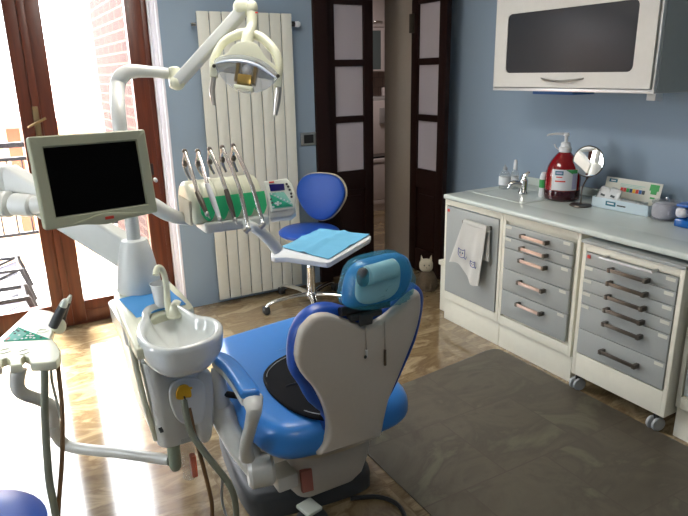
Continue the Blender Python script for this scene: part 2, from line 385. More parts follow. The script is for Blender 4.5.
L1 = l1.build('window_leaf', 'window_wood', wn)
l2 = MB(); leaf_frame(l2, -0.44, 0.283, WY, 0.02, 2.38, 0.095, 0.15, 0.11); L2 = l2.build('window_leaf', 'window_wood', wn)
cv = MB(); cv.box(0.262, 0.306, WY-0.018, WY+0.004, 0.02, 2.36, 0.006); cv.build('cover_strip', 'window_wood', wn)
for x0, x1, p in ((0.385, 0.885, L1), (-0.35, 0.193, L2)):
    MB().box(x0, x1, WY+0.025, WY+0.033, 0.165, 2.275).build('pane', 'window_glass', p)
hp = ony(37, 123, WY)
h = MB(); h.box(hp.x-0.017, hp.x+0.017, WY-0.026, WY-0.016, hp.z-0.13, hp.z+0.10, 0.003); h.cyl((hp.x, WY-0.02, hp.z), (hp.x, WY-0.055, hp.z), 0.009)
h.build('lock_plate', 'brass', L1)
a, b_ = ony(28, 127.5, WY-0.055), ony(46, 118, WY-0.055)
MB().tube([a, a+(b_-a)*0.2+Y*0.004, b_], [0.006, 0.007, 0.008], 8, 4).build('lever_handle', 'brass', L1)
MB().box(0.935, 0.95, WY-0.012, WY, 0.98, 1.06, 0.003).build('hinge', 'black_plastic', L1)

# ---- second window behind the viewer, in the left wall : window_2
w2 = empty('window_2', (LW, 2.275, 0.9)); w2['kind'] = 'structure'
f = MB(); f.box(LW-0.12, LW-0.04, 2.0, 2.06, 0.6, 2.3); f.box(LW-0.12, LW-0.04, 2.49, 2.55, 0.6, 2.3); f.box(LW-0.12, LW-0.04, 2.06, 2.49, 0.6, 0.67); f.box(LW-0.12, LW-0.04, 2.06, 2.49, 2.23, 2.3)
f.build('window_frame', 'window_wood', w2)
MB().box(LW-0.085, LW-0.078, 2.06, 2.49, 0.67, 2.23).build('pane', 'window_glass', w2)

# ---- double door with frosted panes : door_1 (closed leaf) door_2 (leaf folded open)
def panel_leaf(root, o, u, wdt, th, n):
    """o: lower hinge corner, u: unit along the leaf, n: unit normal"""
    st = 0.085; z0, z1 = 0.01, DT-0.08
    mb = MB(); A = (u, n, Z)
    def bx(a, b2, c, d, t=th, bev=0.005, off=0): mb.ob(o+u*((a+b2)/2)+Z*((c+d)/2)+n*(th/2+off), A, ((b2-a)/2, t/2, (d-c)/2), bev)
    bx(0, st, z0, z1); bx(wdt-st, wdt, z0, z1)
    rails = [(z0, 0.20), (0.72, 0.875), (1.255, 1.305), (1.675, 1.725), (2.115, z1)]
    for c, d in rails: bx(st-0.002, wdt-st+0.002, c, d, th*0.9)
    bx(st-0.002, wdt-st+0.002, 0.20, 0.72, th*0.3); bx(st+0.03, wdt-st-0.03, 0.25, 0.67, th*0.7, 0.01)
    mb.build('leaf_frame', 'door_dark', root)
    for (a, c), (d, e) in zip(rails[1:], rails[2:]):
        MB().ob(o+u*(wdt/2)+Z*((c+d)/2)+n*(th/2), A, ((wdt-2*st)/2+0.004, 0.003, (d-c)/2+0.003)).build('pane', 'frosted', root)
d1 = empty('door_1', (DX0+0.10, BW+0.03, 0)); d1['kind'] = 'structure'
panel_leaf(d1, V((DX0+0.10, BW+0.02, 0)), X, 0.425, 0.045, Y)
hz = ony(325, 18, BW+0.01).z
MB().box(DX0+0.085, DX0+0.105, BW+0.0, BW+0.02, hz-0.09, hz+0.06, 0.003).build('hinge', 'hinge_bronze', d1)
d2 = empty('door_2', (2.985, 4.14, 0)); d2['kind'] = 'structure'
panel_leaf(d2, V((2.985, 4.14, 0)), -Y, 0.43, 0.045, X)
hz = onx(413, 22, 2.98).z
MB().box(2.968, 2.985, 4.10, 4.15, hz-0.08, hz+0.06, 0.003).build('hinge', 'hinge_bronze', d2)

# ---- the room beyond
struct(MB().box(DX1-0.003, DX1+0.003, BW+0.001, 4.47, 0, DT), 'trim_4', 'beige_paint')
struct(MB().box(DX1+0.004, 6.2, 4.471, 4.62, 0, CH), 'wall_passage', 'beige_paint')
struct(MB().box(1.0, 6.2, 6.9, 7.0, 0, CH), 'wall_kitchen', 'beige_paint')
struct(MB().box(1.0, 1.1, 4.47, 6.9, 0, CH), 'wall_kitchen_left', 'beige_paint')
struct(MB().box(6.1, 6.2, 4.62, 6.9, 0, CH), 'wall_kitchen_right', 'beige_paint')
struct(MB().box(1.0, 6.2, 4.42, 7.0, -0.1, 0), 'floor_kitchen', 'floor_tile')
struct(MB().box(1.0, 6.2, 4.47, 7.0, CH, CH+0.1), 'ceiling_kitchen', 'white_paint')
area('kitchen_light_glow', (3.4, 5.5, 2.6), (0, 0, 0), 0.5, 0.5, 20, (1, 0.9, 0.88))
KY = 6.2
kz = lambda y: ony(385, y, KY).z
c = MB(); c.box(3.55, 4.9, KY+0.32, KY+0.7, kz(72), 2.62, 0.003)
k1 = empty('kitchen_wall_cabinet', (4.2, KY+0.5, kz(72)), 'white kitchen wall cabinet with glass doors below, seen through the open doorway', 'cabinet')
c.build('body', 'kitchen_white', k1)
kzz = lambda y: ony(385, y, KY+0.32).z
xk = lambda x: ony(x, 50, KY+0.32).x
for x0, x1 in ((xk(384)-0.55, xk(384)-0.005), (xk(384)+0.005, xk(384)+0.5)):
    d = MB().box(x0, x1, KY+0.30, KY+0.32, kzz(27), 2.6, 0.003).build('upper_door', 'kitchen_white', k1)
    hx = x0+0.06 if x0 > xk(384) else x1-0.16
    MB().tube([(hx, KY+0.30, kzz(24)), (hx+0.01, KY+0.27, kzz(22)), (hx+0.10, KY+0.27, kzz(22)), (hx+0.11, KY+0.30, kzz(24))], 0.008, 8, 4).build('handle', 'chrome', d)
    g = MB(); a0, a1, b0, b1 = x0, x1, kzz(71), kzz(29)
    g.box(a0, a0+0.05, KY+0.30, KY+0.32, b0, b1, 0.002); g.box(a1-0.05, a1, KY+0.30, KY+0.32, b0, b1, 0.002); g.box(a0+0.05, a1-0.05, KY+0.30, KY+0.32, b0, b0+0.02, 0.002); g.box(a0+0.05, a1-0.05, KY+0.30, KY+0.32, b1-0.02, b1, 0.002)
    g = g.build('glass_door', 'kitchen_white', k1)
    MB().box(a0+0.05, a1-0.05, KY+0.305, KY+0.312, b0+0.02, b1-0.02).build('pane', 'kitchen_glass', g)
struct(MB().box(3.4, 5.2, KY+0.66, KY+0.70, 0.9, kz(72)), 'trim_3', 'backsplash_tile')
k2 = empty('kitchen_base_cabinet', (4.2, KY+0.3, 0), 'white kitchen base cabinet with drawers, seen low through the open doorway', 'cabinet')
kt = ony(385, 158, KY).z
MB().box(3.5, 4.9, KY, KY+0.6, 0.0, kt-0.04, 0.003).build('body', 'kitchen_white', k2)
MB().box(3.48, 4.92, KY-0.03, KY+0.62, kt-0.04, kt, 0.006).build('worktop', 'kitchen_white', k2)
for z0, z1 in ((0.08, kt-0.50), (kt-0.49, kt-0.06)):
    MB().box(3.52, ony(386, 200, KY).x, KY-0.018, KY, z0, z1, 0.003).build('drawer_front', 'kitchen_white', k2)
k3 = empty('kitchen_appliance', (3.95, KY+0.2, kt), 'grey boxy kitchen appliance with dark side on the far worktop', 'appliance')
zt = ony(385, 97, KY).z; xr = ony(391, 120, KY-0.01).x
MB().box(xr-0.45, xr+0.02, KY+0.02, KY+0.42, kt+0.02, zt, 0.02).build('body', 'appliance_grey', k3)
MB().box(xr-0.43, xr-0.05, KY, KY+0.02, kt+0.06, zt-0.04, 0.006).build('front_door', 'kitchen_white', k3)
MB().box(xr-0.16, xr-0.10, KY-0.03, KY, zt-0.30, zt-0.12, 0.008).build('handle', 'appliance_grey', k3)
MB().box(xr-0.43, xr-0.02, KY+0.04, KY+0.40, kt, kt+0.02).build('foot_rail', 'black_plastic', k3)
hk = ony(389, 92, KY+0.2); mg = empty('mug', (hk.x-0.06, hk.y, zt), 'yellow mug on top of the kitchen appliance beyond the doorway', 'mug')
MB().lathe([(0.035, 0.001), (0.04, 0.005), (0.042, 0.10), (0.039, 0.10), (0.037, 0.01), (0.001, 0.008)], (hk.x-0.06, hk.y, zt), 20).build('body', 'kitchen_white', mg)
MB().tube([V((hk.x-0.02, hk.y, zt+0.085)), V((hk.x+0.02, hk.y, zt+0.075)), V((hk.x+0.025, hk.y, zt+0.04)), V((hk.x-0.02, hk.y, zt+0.02))], 0.008, 8).build('handle', 'yellow_tag', mg)

# ---- outside : balcony, brick side wall, railing, neighbour
struct(MB().box(-3.0, 1.2, 4.42, 6.1, -0.15, -0.02), 'floor_balcony', 'balcony_tile')
struct(MB().box(0.93, 1.25, 4.47, 6.0, -0.15, 3.4), 'wall_balcony_side', 'brick')
rl = empty('balcony_railing', (0.0, 5.95, 0), 'dark metal balcony railing with thin balusters outside the glass door', 'railing')
r = MB(); zz = [ony(13, y, 5.95).z for y in (145, 159, 235)]
for z_, t in zip(zz, (0.022, 0.016, 0.014)): r.box(-3.0, 0.93, 5.95-t, 5.95+t, z_-t, z_+t, 0.004)
r.build('rails', 'rail_metal', rl)
for i in range(28):
    x_ = -2.2+i*0.115
    MB().cyl((x_, 5.95, zz[2]), (x_, 5.95, zz[1]), 0.007, n=8).build('baluster', 'rail_metal', rl)
for x_ in (-2.4, -1.0, 0.35): MB().box(x_-0.018, x_+0.018, 5.93, 5.97, -0.02, zz[0], 0.003).build('post', 'rail_metal', rl)
# low folding chairs with mesh sling
def low_chair(px, label):
    o = ony(px[0], px[1], 5.35); zt_ = max(o.z, 0.1)
    c0 = V((o.x, 5.35, 0)); e = empty('folding_chair', (c0.x-0.25, 5.3, -0.02), label, 'chair', 'folding chairs on the balcony')
    f = MB()
    for y_ in (5.12, 5.52):
        f.tube([(c0.x-0.55, y_, zt_), (c0.x-0.05, y_, zt_), (c0.x, y_, zt_-0.03), (c0.x+0.06, y_, -0.02)], 0.014, 8, 4)
        f.tube([(c0.x-0.5, y_+0.02, -0.02), (c0.x-0.25, y_+0.02, zt_*0.6), (c0.x-0.03, y_+0.02, zt_-0.01)], 0.012, 8, 3)
    f.tube([(c0.x-0.02, 5.12, zt_), (c0.x-0.02, 5.52, zt_)], 0.012, 8, 1)
    f.build('frame', 'lounger_frame', e)
    g = [[(c0.x-0.55+0.52*i/8, 5.13+0.38*j/4, zt_-0.03-0.05*math.sin(PI*i/8)) for j in range(5)] for i in range(9)]
    MB().sheet(g, 0.004).build('sling_seat', 'lounger_mesh', e)
low_chair((20, 262), 'grey folding chair with pale mesh seat on balcony, the farther one')
o = ony(30, 290, 4.68)
e = empty('folding_chair', (o.x-0.3, 4.6, -0.02), 'grey folding chair with lilac mesh seat on balcony, nearest the glass', 'chair', 'folding chairs on the balcony')
f = MB(); zt_ = 0.20
for y_ in (4.50, 4.80):
    f.tube([(o.x-0.6, y_, zt_), (o.x-0.06, y_, zt_), (o.x-0.02, y_, zt_-0.02), (o.x+0.03, y_, -0.02)], 0.02, 8, 4)
f.tube([(o.x-0.04, 4.5, zt_), (o.x-0.04, 4.8, zt_)], 0.012, 8, 1); f.build('frame', 'lounger_frame', e)
MB().sheet([[(o.x-0.6+0.52*i/8, 4.51+0.28*j/4, zt_-0.05-0.06*math.sin(PI*i/8)) for j in range(5)] for i in range(9)], 0.004).build('sling_seat', 'lounger_mesh', e)
# neighbouring house
nb = empty('neighbour_house', (0, 13, -6), 'peach rendered house across the street with pale roof and brown door', 'building')
ez = ony(40, 123, 13).z
MB().box(-14, 10, 13, 18, -7, ez).build('wall', 'peach_render', nb)
MB().hexa([V(q) for q in ((-14, 12.5, ez), (10, 12.5, ez), (10, 18.2, ez+1.5), (-14, 18.2, ez+1.5), (-14, 12.5, ez+0.1), (10, 12.5, ez+0.1), (10, 18.2, ez+1.6), (-14, 18.2, ez+1.6))]).build('roof', 'roof_pale', nb)
MB().tube([(-14, 12.42, ez+0.02), (10, 12.42, ez+0.02)], 0.06, 8, 1).build('gutter', 'gutter', nb)
gz = MB()
for i in range(44):
    gz.box(-10+i*0.42, -9.92+i*0.42, 12.75, 12.82, ez+0.15, ez+0.27)
gz.build('snow_guards', 'gutter', nb)
a, b_ = ony(5, 127, 12.98), ony(26, 170, 12.98)
d = MB().box(a.x, b_.x, 12.94, 13.0, b_.z-1.2, a.z, 0.01).build('house_door', 'far_door', nb)
MB().box(a.x-0.08, a.x, 12.93, 13.0, b_.z-1.2, a.z+0.08).box(b_.x, b_.x+0.08, 12.93, 13.0, b_.z-1.2, a.z+0.08).build('door_frame', 'peach_render', d)
struct(MB().box(-40, 30, 6.3, 60, -7.1, -7.0), 'street_ground', 'balcony_tile')

# ---- ceiling lamps (out of view); the near one is added as front fill
for (x_, y_) in ((0.95, 2.6), (0.2, -0.3)):
    e = empty('ceiling_or_fill_lamp', (x_, y_, CH), 'flat white ceiling lamp with frosted diffuser above the ' + ('dental chair' if x_ > 0.5 else 'near end, added unseen for front fill'), 'lamp', 'ceiling lamps')
    MB().box(x_-0.31, x_+0.31, y_-0.59, y_+0.59, CH-0.05, CH, 0.005).build('housing', 'white_plastic', e)
    MB().box(x_-0.28, x_+0.28, y_-0.56, y_+0.56, CH-0.065, CH-0.05, 0.003).build('diffuser', 'ceiling_diffuser', e)

# ================================================================ RADIATOR
ra = empty('radiator', (1.6, BW, 0.05), 'tall cream eight-section wall radiator between the balcony door and doorway', 'radiator')
RX0, RX1, RY, RZ0, RZ1 = 1.285, 1.965, 4.14, 0.045, 2.03
n = 8; pw = (RX1-RX0)/n
for i in range(n):
    MB().box(RX0+i*pw+0.0034, RX0+(i+1)*pw-0.0034, RY, RY+0.014, RZ0, RZ1, 0.004).build('section', 'radiator', ra)
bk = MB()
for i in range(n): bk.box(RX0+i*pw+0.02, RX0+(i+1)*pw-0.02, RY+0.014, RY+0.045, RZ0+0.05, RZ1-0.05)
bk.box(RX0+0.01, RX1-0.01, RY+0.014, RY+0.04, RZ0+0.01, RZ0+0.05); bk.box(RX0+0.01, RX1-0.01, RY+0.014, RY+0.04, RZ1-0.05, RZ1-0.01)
bk.build('back_manifold', 'gap_shade_grey', ra)  # coloured dark so the gaps between sections look shaded
for x_ in (RX0+0.1, RX1-0.1):
    for z_ in (0.4, 1.7): MB().box(x_-0.015, x_+0.015, RY+0.045, BW, z_-0.03, z_+0.03).build('bracket', 'radiator', ra)
v = MB(); v.cyl((RX1, RY+0.03, 1.965), (RX1+0.03, RY+0.03, 1.965), 0.018, n=12); v.build('valve', 'black_plastic', ra)
MB().lathe([(0.012, 0), (0.02, 0.01), (0.021, 0.03), (0.014, 0.042)], (RX1+0.03, RY+0.03, 1.965), 14, X).build('valve_knob', 'white_plastic', ra)
MB().cyl((RX0-0.03, RY+0.03, 1.95), (RX0, RY+0.03, 1.95), 0.012, n=10).build('vent_plug', 'chrome', ra)

sw = empty('light_switch', (2.096, BW, 1.155), 'small grey switch plate with dark insert on blue wall beside the doorway', 'switch')
MB().box(2.031, 2.161, BW-0.012, BW, 1.108, 1.205, 0.012, 3).build('plate', 'steel', sw)
MB().box(2.056, 2.136, BW-0.016, BW-0.010, 1.125, 1.188, 0.004).build('insert', 'black_plastic', sw)

# ================================================================ COUNTER AND CABINETS
CT = 0.877; CB = 0.847; CX = 2.468; FX = 2.509  # worktop, cabinet and cart coordinates below were scaled about the camera, baked as literals
wt = empty('worktop', (2.75, 1.9, CB), 'long white worktop with rounded front edge along the right wall', 'worktop')
SX0, SX1, SY0, SY1 = 2.662, 3.031, 2.56, 3.0    # sink hole
m_ = MB()
m_.box(CX, SX0, 0.6, 3.057, CB, CT, 0.012, 3); m_.box(SX0-0.012, RW, 0.6, SY0, CB+0.001, CT, 0.0); m_.box(SX0-0.012, RW, SY1, 3.057, CB+0.001, CT, 0.0); m_.box(SX1, RW, SY0, SY1, CB+0.001, CT)
m_.build('slab', 'top_white', wt)
MB().box(RW-0.022, RW-0.001, 0.6, 3.057, CT, CT+0.05, 0.004).build('upstand', 'top_white', wt)
sk = MB()
def rr(cx, cy, hx, hy, z, r=0.06, n=5):
    out = []
    for qx, qy, a0 in ((1, 1, 0), (-1, 1, PI/2), (-1, -1, PI), (1, -1, 3*PI/2)):
        for i in range(n+1):
            a = a0+PI/2*i/n; out.append(V((cx+qx*(hx-r)+r*math.cos(a), cy+qy*(hy-r)+r*math.sin(a), z)))
    return out
cx, cy = (SX0+SX1)/2, (SY0+SY1)/2
sk.loft([rr(cx, cy, 0.20, 0.235, CT+0.0005), rr(cx, cy, 0.198, 0.233, CT+0.005), rr(cx, cy, 0.165, 0.20, CT+0.002), rr(cx, cy, 0.155, 0.19, CT-0.03), rr(cx, cy, 0.13, 0.16, CT-0.13), rr(cx, cy, 0.03, 0.03, CT-0.135, 0.03)])
tag(sk.build('sink', 'top_white', None, org=(cx, cy, CT-0.1)), 'shallow white sink bowl let into the far end of the worktop', 'sink')
fp = onz(523, 194, CT)
fa = empty('faucet', fp, 'small chrome basin mixer tap behind the worktop sink', 'faucet')
q = MB(); q.lathe([(0.030, 0), (0.030, 0.014), (0.025, 0.022), (0.026, 0.085), (0.018, 0.10)], fp, 16)
q.tube([fp+V((0, 0, 0.045)), fp-CR*0.035+Z*0.065, fp-CR*0.075+Z*0.065, fp-CR*0.09+Z*0.035], [0.022, 0.020, 0.018, 0.016], 10); q.build('spout', 'chrome', fa)
MB().tube([fp+V((0, 0, 0.08)), fp+CR*0.005+Z*0.115, fp+CR*0.03+Z*0.14], [0.021, 0.016, 0.009], 8).build('lever', 'chrome', fa)

def oz(v, f=FX): return v
def drawer_handle(parent, yc, z, half, X0, mt, drop=0):
    h = MB()
    h.ob((X0-0.032, yc, z), (X, Y, Z), (0.004, half, 0.009), 0.002)
    h.build('handle', mt, parent)
    for s_ in (-1, 1):
        MB().ob((X0-0.020, yc+s_*(half-0.006), z-0.001), (X, Y, Z), (0.0185, 0.008, 0.011), 0.002).build('handle_end', 'dark_steel', parent)
def label_tag(parent, y, z, X0): MB().box(X0-0.0015, X0+0.001, y-0.022, y+0.022, z-0.008, z+0.008).build('index_label', 'card_cream', parent)
def cabinet(name, label, y0, y1, doors, cat='cabinet'):
    e = empty(name, (2.75, (y0+y1)/2, 0), label, cat)
    b = MB(); z0, z1 = 0.157, CB-0.001; t = 0.022
    b.box(FX+0.02, RW-0.01, y0+0.002, y1-0.002, z0, z1 if y1 < 2.6 else 0.70)
    b.box(FX, FX+0.021, y0+0.001, y0+t, z0, z1, 0.002); b.box(FX, FX+0.021, y1-t, y1-0.001, z0, z1, 0.002)
    b.box(FX, FX+0.021, y0+t, y1-t, z1-0.045, z1, 0.002); b.box(FX, FX+0.021, y0+t, y1-t, z0, z0+0.055, 0.002)
    b.build('carcass', 'cab_white', e)
    MB().box(FX+0.018, RW-0.02, y0+0.001, y1-0.001, 0, z0-0.006, 0.002).build('plinth', 'cab_white', e)
    return e
# sink cabinet
c1 = cabinet('sink_cabinet', 'white sink base cabinet with a plain grey door and towel rail, nearest the doorway', 2.555, 3.082, 1)
dd = MB().box(FX-0.006, FX+0.012, 2.582, 3.057, 0.217, 0.795, 0.003).build('door', 'cab_grey', c1)
MB().ob((FX-0.0085, 3.036, 0.770), (X, Y, Z), (0.002, 0.010, 0.009), 0.001).build('red_dot', 'red_mark', dd)
# towel bar
h = MB(); h.ob((FX-0.045, 2.745, 0.734), (X, Y, Z), (0.005, 0.108, 0.012), 0.002)
for s_ in (-1, 1): h.ob((FX-0.026, 2.745+s_*0.10, 0.734), (X, Y, Z), (0.021, 0.009, 0.012), 0.002)
h.build('handle', 'dark_steel', dd)
# side panel hanging at the doorway end
wbx = empty('waste_bin', (2.75, 3.15, 0), 'slim white box with a rim standing against the far cabinet end', 'bin')
MB().box(2.60, 2.90, 3.105, 3.225, 0.0, 0.335, 0.006).build('body', 'cab_white', wbx)
MB().box(2.59, 2.91, 3.097, 3.24, 0.335, 0.37, 0.008).build('rim', 'cab_white', wbx)
# drawer cabinet
c2 = cabinet('drawer_cabinet', 'white cabinet with five grey drawers and coppery handles, between sink cabinet and cart', 2.002, 2.553, 5)
zs = [0.783, 0.711, 0.643, 0.519, 0.386, 0.227]
for i in range(5):
    z1, z0 = zs[i]-0.002, zs[i+1]+0.002
    dr = MB().box(FX-0.006, FX+0.012, 2.043, 2.526, z0, z1, 0.003).build('drawer', 'cab_grey', c2)
    hz = [0.747, 0.675, 0.606, 0.475, 0.342][i]
    drawer_handle(dr, 2.289, hz, 0.092, FX-0.006, 'copper_steel')
    label_tag(dr, 2.084, z1-0.014, FX-0.006); 
    if i < 2: label_tag(dr, 2.499, z1-0.014, FX-0.006)
# mobile cart
KX = 2.458; y0, y1 = 1.423, 1.946
c3 = empty('mobile_drawer_cart', (2.7, 1.645, 0), 'white cart on grey casters with six grey drawers and black handles', 'cart')
b = MB(); b.box(KX+0.02, 2.99, y0+0.002, y1-0.002, 0.104, 0.815); b.box(KX, KX+0.021, y0, y0+0.022, 0.104, 0.811, 0.002); b.box(KX, KX+0.021, y1-0.022, y1, 0.104, 0.811, 0.002); b.box(KX, KX+0.021, y0+0.022, y1-0.022, 0.104, 0.229, 0.002); b.box(KX, KX+0.021, y0+0.022, y1-0.022, 0.775, 0.811, 0.002)
b.build('carcass', 'cab_white', c3)
MB().box(KX-0.012, 3.0, y0-0.006, y1+0.006, 0.813, 0.829, 0.004).build('top_board', 'cab_grey', c3)
zs = [0.772, 0.706, 0.640, 0.572, 0.505, 0.369, 0.235]
hz = [0.722, 0.659, 0.595, 0.531, 0.468, 0.345]
for i in range(6):
    dr = MB().box(KX-0.006, KX+0.012, y0+0.024, y1-0.024, zs[i+1]+0.0015, zs[i]-0.0015, 0.003).build('drawer', 'cab_grey', c3)
    drawer_handle(dr, 1.669, zs[i+1]+0.020 if i < 4 else zs[i+1]+(0.085 if i == 4 else 0.072), 0.098, KX-0.006, 'dark_steel')
    label_tag(dr, y0+0.055, zs[i]-0.016, KX-0.006)
    if 0 < i < 5: label_tag(dr, y1-0.05, zs[i]-0.014, KX-0.006)
    if i == 0: MB().ob((KX-0.0085, y1-0.045, 0.752), (X, Y, Z), (0.002, 0.009, 0.008), 0.001).build('red_dot', 'red_mark', dr)
MB().tube([(KX-0.0, 1.797, 0.780), (KX-0.045, 1.797, 0.780), (KX-0.055, 1.787, 0.780), (KX-0.055, 1.557, 0.780), (KX-0.045, 1.546, 0.780), (KX, 1.546, 0.780)], 0.006, 8, 3).build('push_handle', 'alu', c3)
for x_, y_ in ((KX+0.05, y0+0.06), (KX+0.05, y1-0.012), (2.92, y0+0.06), (2.92, y1-0.05)):
    cs = MB(); cs.ob((x_, y_, 0.075), (X, Y, Z), (0.014, 0.012, 0.022), 0.004); cs.cyl((x_, y_, 0.095), (x_, y_, 0.105), 0.018)
    cs = cs.build('caster', 'black_plastic', c3)
    wl = MB()
    for s_ in (-1, 1): wl.lathe([(0.014, -0.009), (0.031, -0.008), (0.034, -0.004), (0.034, 0.004), (0.031, 0.008), (0.014, 0.009)], (x_-0.008, y_+s_*0.014, 0.0345), 20, X*0.35+Y)
    wl.build('wheel', 'caster_grey', cs)
# right cabinet
c4 = cabinet('base_cabinet', 'white cabinet with grey drawers cut off by the right edge of the photo', 0.80, 1.411, 3)
for z0, z1 in ((0.23, 0.50), (0.504, 0.78)):
    dr = MB().box(FX-0.006, FX+0.012, 0.84, 1.378, z0, z1, 0.003).build('drawer', 'cab_grey', c4); drawer_handle(dr, 1.09, z1-0.06, 0.09, FX-0.006, 'dark_steel')

# ---- wall cabinet
WXF = 2.785
wc = empty('wall_cabinet', (2.9, 2.38, 1.51), 'white wall cabinet with a smoked glass flap door above the worktop', 'cabinet')
yA, yB, zA, zB = 1.894, 2.99, 1.509, 2.131
b = MB(); b.box(WXF+0.02, RW-0.001, yA, yB, zA, zA+0.02, 0.002); b.box(WXF+0.02, RW-0.001, yA, yA+0.02, zA+0.02, zB); b.box(WXF+0.02, RW-0.001, yB-0.02, yB, zA+0.02, zB); b.box(WXF+0.02, RW-0.001, yA+0.02, yB-0.02, zB-0.02, zB); b.box(RW-0.012, RW-0.001, yA+0.02, yB-0.02, zA+0.02, zB-0.02)
b.box(WXF, WXF+0.02, yA, yB, zA, zA+0.018, 0.003); b.box(WXF, WXF+0.02, yA, yA+0.012, zA+0.018, zB, 0.002); b.box(WXF, WXF+0.02, yB-0.012, yB, zA+0.018, zB, 0.002)
b.build('carcass', 'alu', wc)
G0, G1, H0, H1 = 2.012, 2.877, 1.611, 1.942
dm = MB()
outer = [V((WXF, q.x, q.y)) for q in [V((yA+0.015, zA+0.022)), V((yB-0.015, zA+0.022)), V((yB-0.015, zB-0.01)), V((yA+0.015, zB-0.01))]]
def rrx(y0, y1, z0, z1, r, x, n=5):
    out = []
    for cy_, cz_, a0 in ((y1-r, z1-r, 0), (y0+r, z1-r, PI/2), (y0+r, z0+r, PI), (y1-r, z0+r, 1.5*PI)):
        for i in range(n+1): a = a0+PI/2*i/n; out.append(V((x, cy_+r*math.cos(a), cz_+r*math.sin(a))))
    return out
o1 = rrx(yA+0.015, yB-0.015, zA+0.022, zB-0.01, 0.004, WXF-0.012); i1 = rrx(G0, G1, H0, H1, 0.03, WXF-0.012)
sh = lambda r, d: [p+X*d for p in r]
dm.loft([o1, i1, sh(i1, 0.02), sh(o1, 0.02), o1], closed_ends=False)
dr = dm.build('flap_door', 'flap_white', wc)
MB().pillow(sh(i1, 0.004), X, 0.006, 0.001).build('smoked_pane', 'smoked_glass', dr)
hy = 2.442
MB().tube([(WXF-0.012, hy+0.145, 1.581), (WXF-0.03, hy+0.09, 1.572), (WXF-0.04, hy, 1.566), (WXF-0.03, hy-0.09, 1.572), (WXF-0.012, hy-0.145, 1.581)], [0.005, 0.008, 0.009, 0.008, 0.005], 8, 5, (1, 0.7)).build('handle', 'steel', dr)
MB().box(WXF+0.021, RW-0.001, yA-0.003, yA+0.001, zA+0.002, zB-0.002, 0.001).build('side_shade_sheet', 'side_shade_grey', wc)  # darker sheet over the near side, its shade put into the colour
MB().box(2.96, 3.02, 2.00, 2.05, 1.467, 1.508, 0.003).build('lamp_block', 'white_plastic', wc)

# ================================================================ THINGS ON THE WORKTOP
def bottle(name, px, label, mt, prof, cap_mt, cap_prof, cat='bottle', n=18):
    p = onz(px[0], px[1], CT); e = empty(name, p, label, cat)
    MB().lathe(prof, p, n).build('body', mt, e); MB().lathe(cap_prof, p, n).build('cap', cap_mt, e); return e, p
e, p = bottle('soap_bottle', (504, 189), 'squat clear bottle with pale label in the corner behind the sink', 'clear_plastic', [(0.03, 0.001), (0.036, 0.005), (0.036, 0.095), (0.026, 0.115), (0.012, 0.125)], 'caster_grey', [(0.013, 0.124), (0.013, 0.145), (0.006, 0.148), (0.005, 0.16)])
MB().lathe([(0.0368, 0.03), (0.0368, 0.085)], p, 18).build('paper_label', 'label_white', e)
e, p = bottle('spray_bottle', (514, 189), 'slim clear bottle with a tall white cap beside the tap', 'clear_plastic', [(0.024, 0.001), (0.028, 0.005), (0.028, 0.10), (0.018, 0.125), (0.01, 0.13)], 'white_plastic', [(0.012, 0.13), (0.012, 0.17), (0.009, 0.19), (0.006, 0.193)])
MB().lathe([(0.0286, 0.03), (0.0286, 0.085)], p, 18).build('paper_label', 'label_white', e)
e, p = bottle('cream_tube', (542, 197), 'small white tube with a green band left of the red jug', 'white_plastic', [(0.02, 0.001), (0.022, 0.004), (0.022, 0.12), (0.018, 0.14)], 'white_plastic', [(0.014, 0.138), (0.014, 0.150), (0.012, 0.152)])
MB().lathe([(0.0226, 0.06), (0.0226, 0.11)], p, 18).build('green_band', 'green_mark', e)

# red jug
p = onz(561, 199, CT); sc = 1.0
jug = empty('mouthwash_jug', p, 'big dark red jug with white pump top and green-cornered label', 'bottle')
R0 = 0.102
MB().lathe([(0.085, 0.001), (R0, 0.012), (R0+0.002, 0.06), (R0, 0.065)], p, 32).build('base_band', 'dark_liquid', jug)
MB().lathe([(R0, 0.065), (R0+0.001, 0.13), (R0-0.003, 0.165), (0.090, 0.200), (0.072, 0.235), (0.048, 0.268), (0.03, 0.285)], p, 32).build('body', 'red_liquid', jug)
d0 = (EYE-p); a0 = math.atan2(d0.y, d0.x)+0.10
def arcpatch(r, a1, a2, z0, z1, n=12, th=0.0012, skew=None):
    g = []
    for i in range(n+1):
        a = a1+(a2-a1)*i/n; g.append([p+V((r*math.cos(a), r*math.sin(a), z)) for z in (z0, z1)])
    return g
MB().sheet(arcpatch(R0+0.0035, a0-0.68, a0+0.74, 0.070, 0.192), -0.001).build('front_label', 'label_white', jug)
MB().sheet(arcpatch(R0+0.005, a0-0.52, a0-0.08, 0.160, 0.184), -0.0006).build('label_logo', 'teal_mark', jug)
MB().sheet(arcpatch(R0+0.0058, a0-0.46, a0-0.14, 0.167, 0.177), -0.0006).build('label_logo_text', 'label_lilac', jug)
MB().sheet(arcpatch(R0+0.005, a0-0.50, a0+0.05, 0.120, 0.128), -0.0006).build('label_red_bar', 'red_mark', jug)
MB().sheet(arcpatch(R0+0.005, a0-0.45, a0-0.12, 0.145, 0.151), -0.0006).build('label_red_line', 'red_mark', jug)
MB().sheet(arcpatch(R0+0.005, a0+0.42, a0+0.70, 0.077, 0.170), -0.0006).build('label_side_panel', 'label_lilac', jug)
g = []
for i in range(9):
    a = a0+0.04+0.66*i/8; zl = 0.191-0.045*(i/8); g.append([p+V(((R0+0.005)*math.cos(a), (R0+0.005)*math.sin(a), z)) for z in (zl, 0.1915)])
MB().sheet(g, -0.0006).build('label_green_corner', 'green_mark', jug)
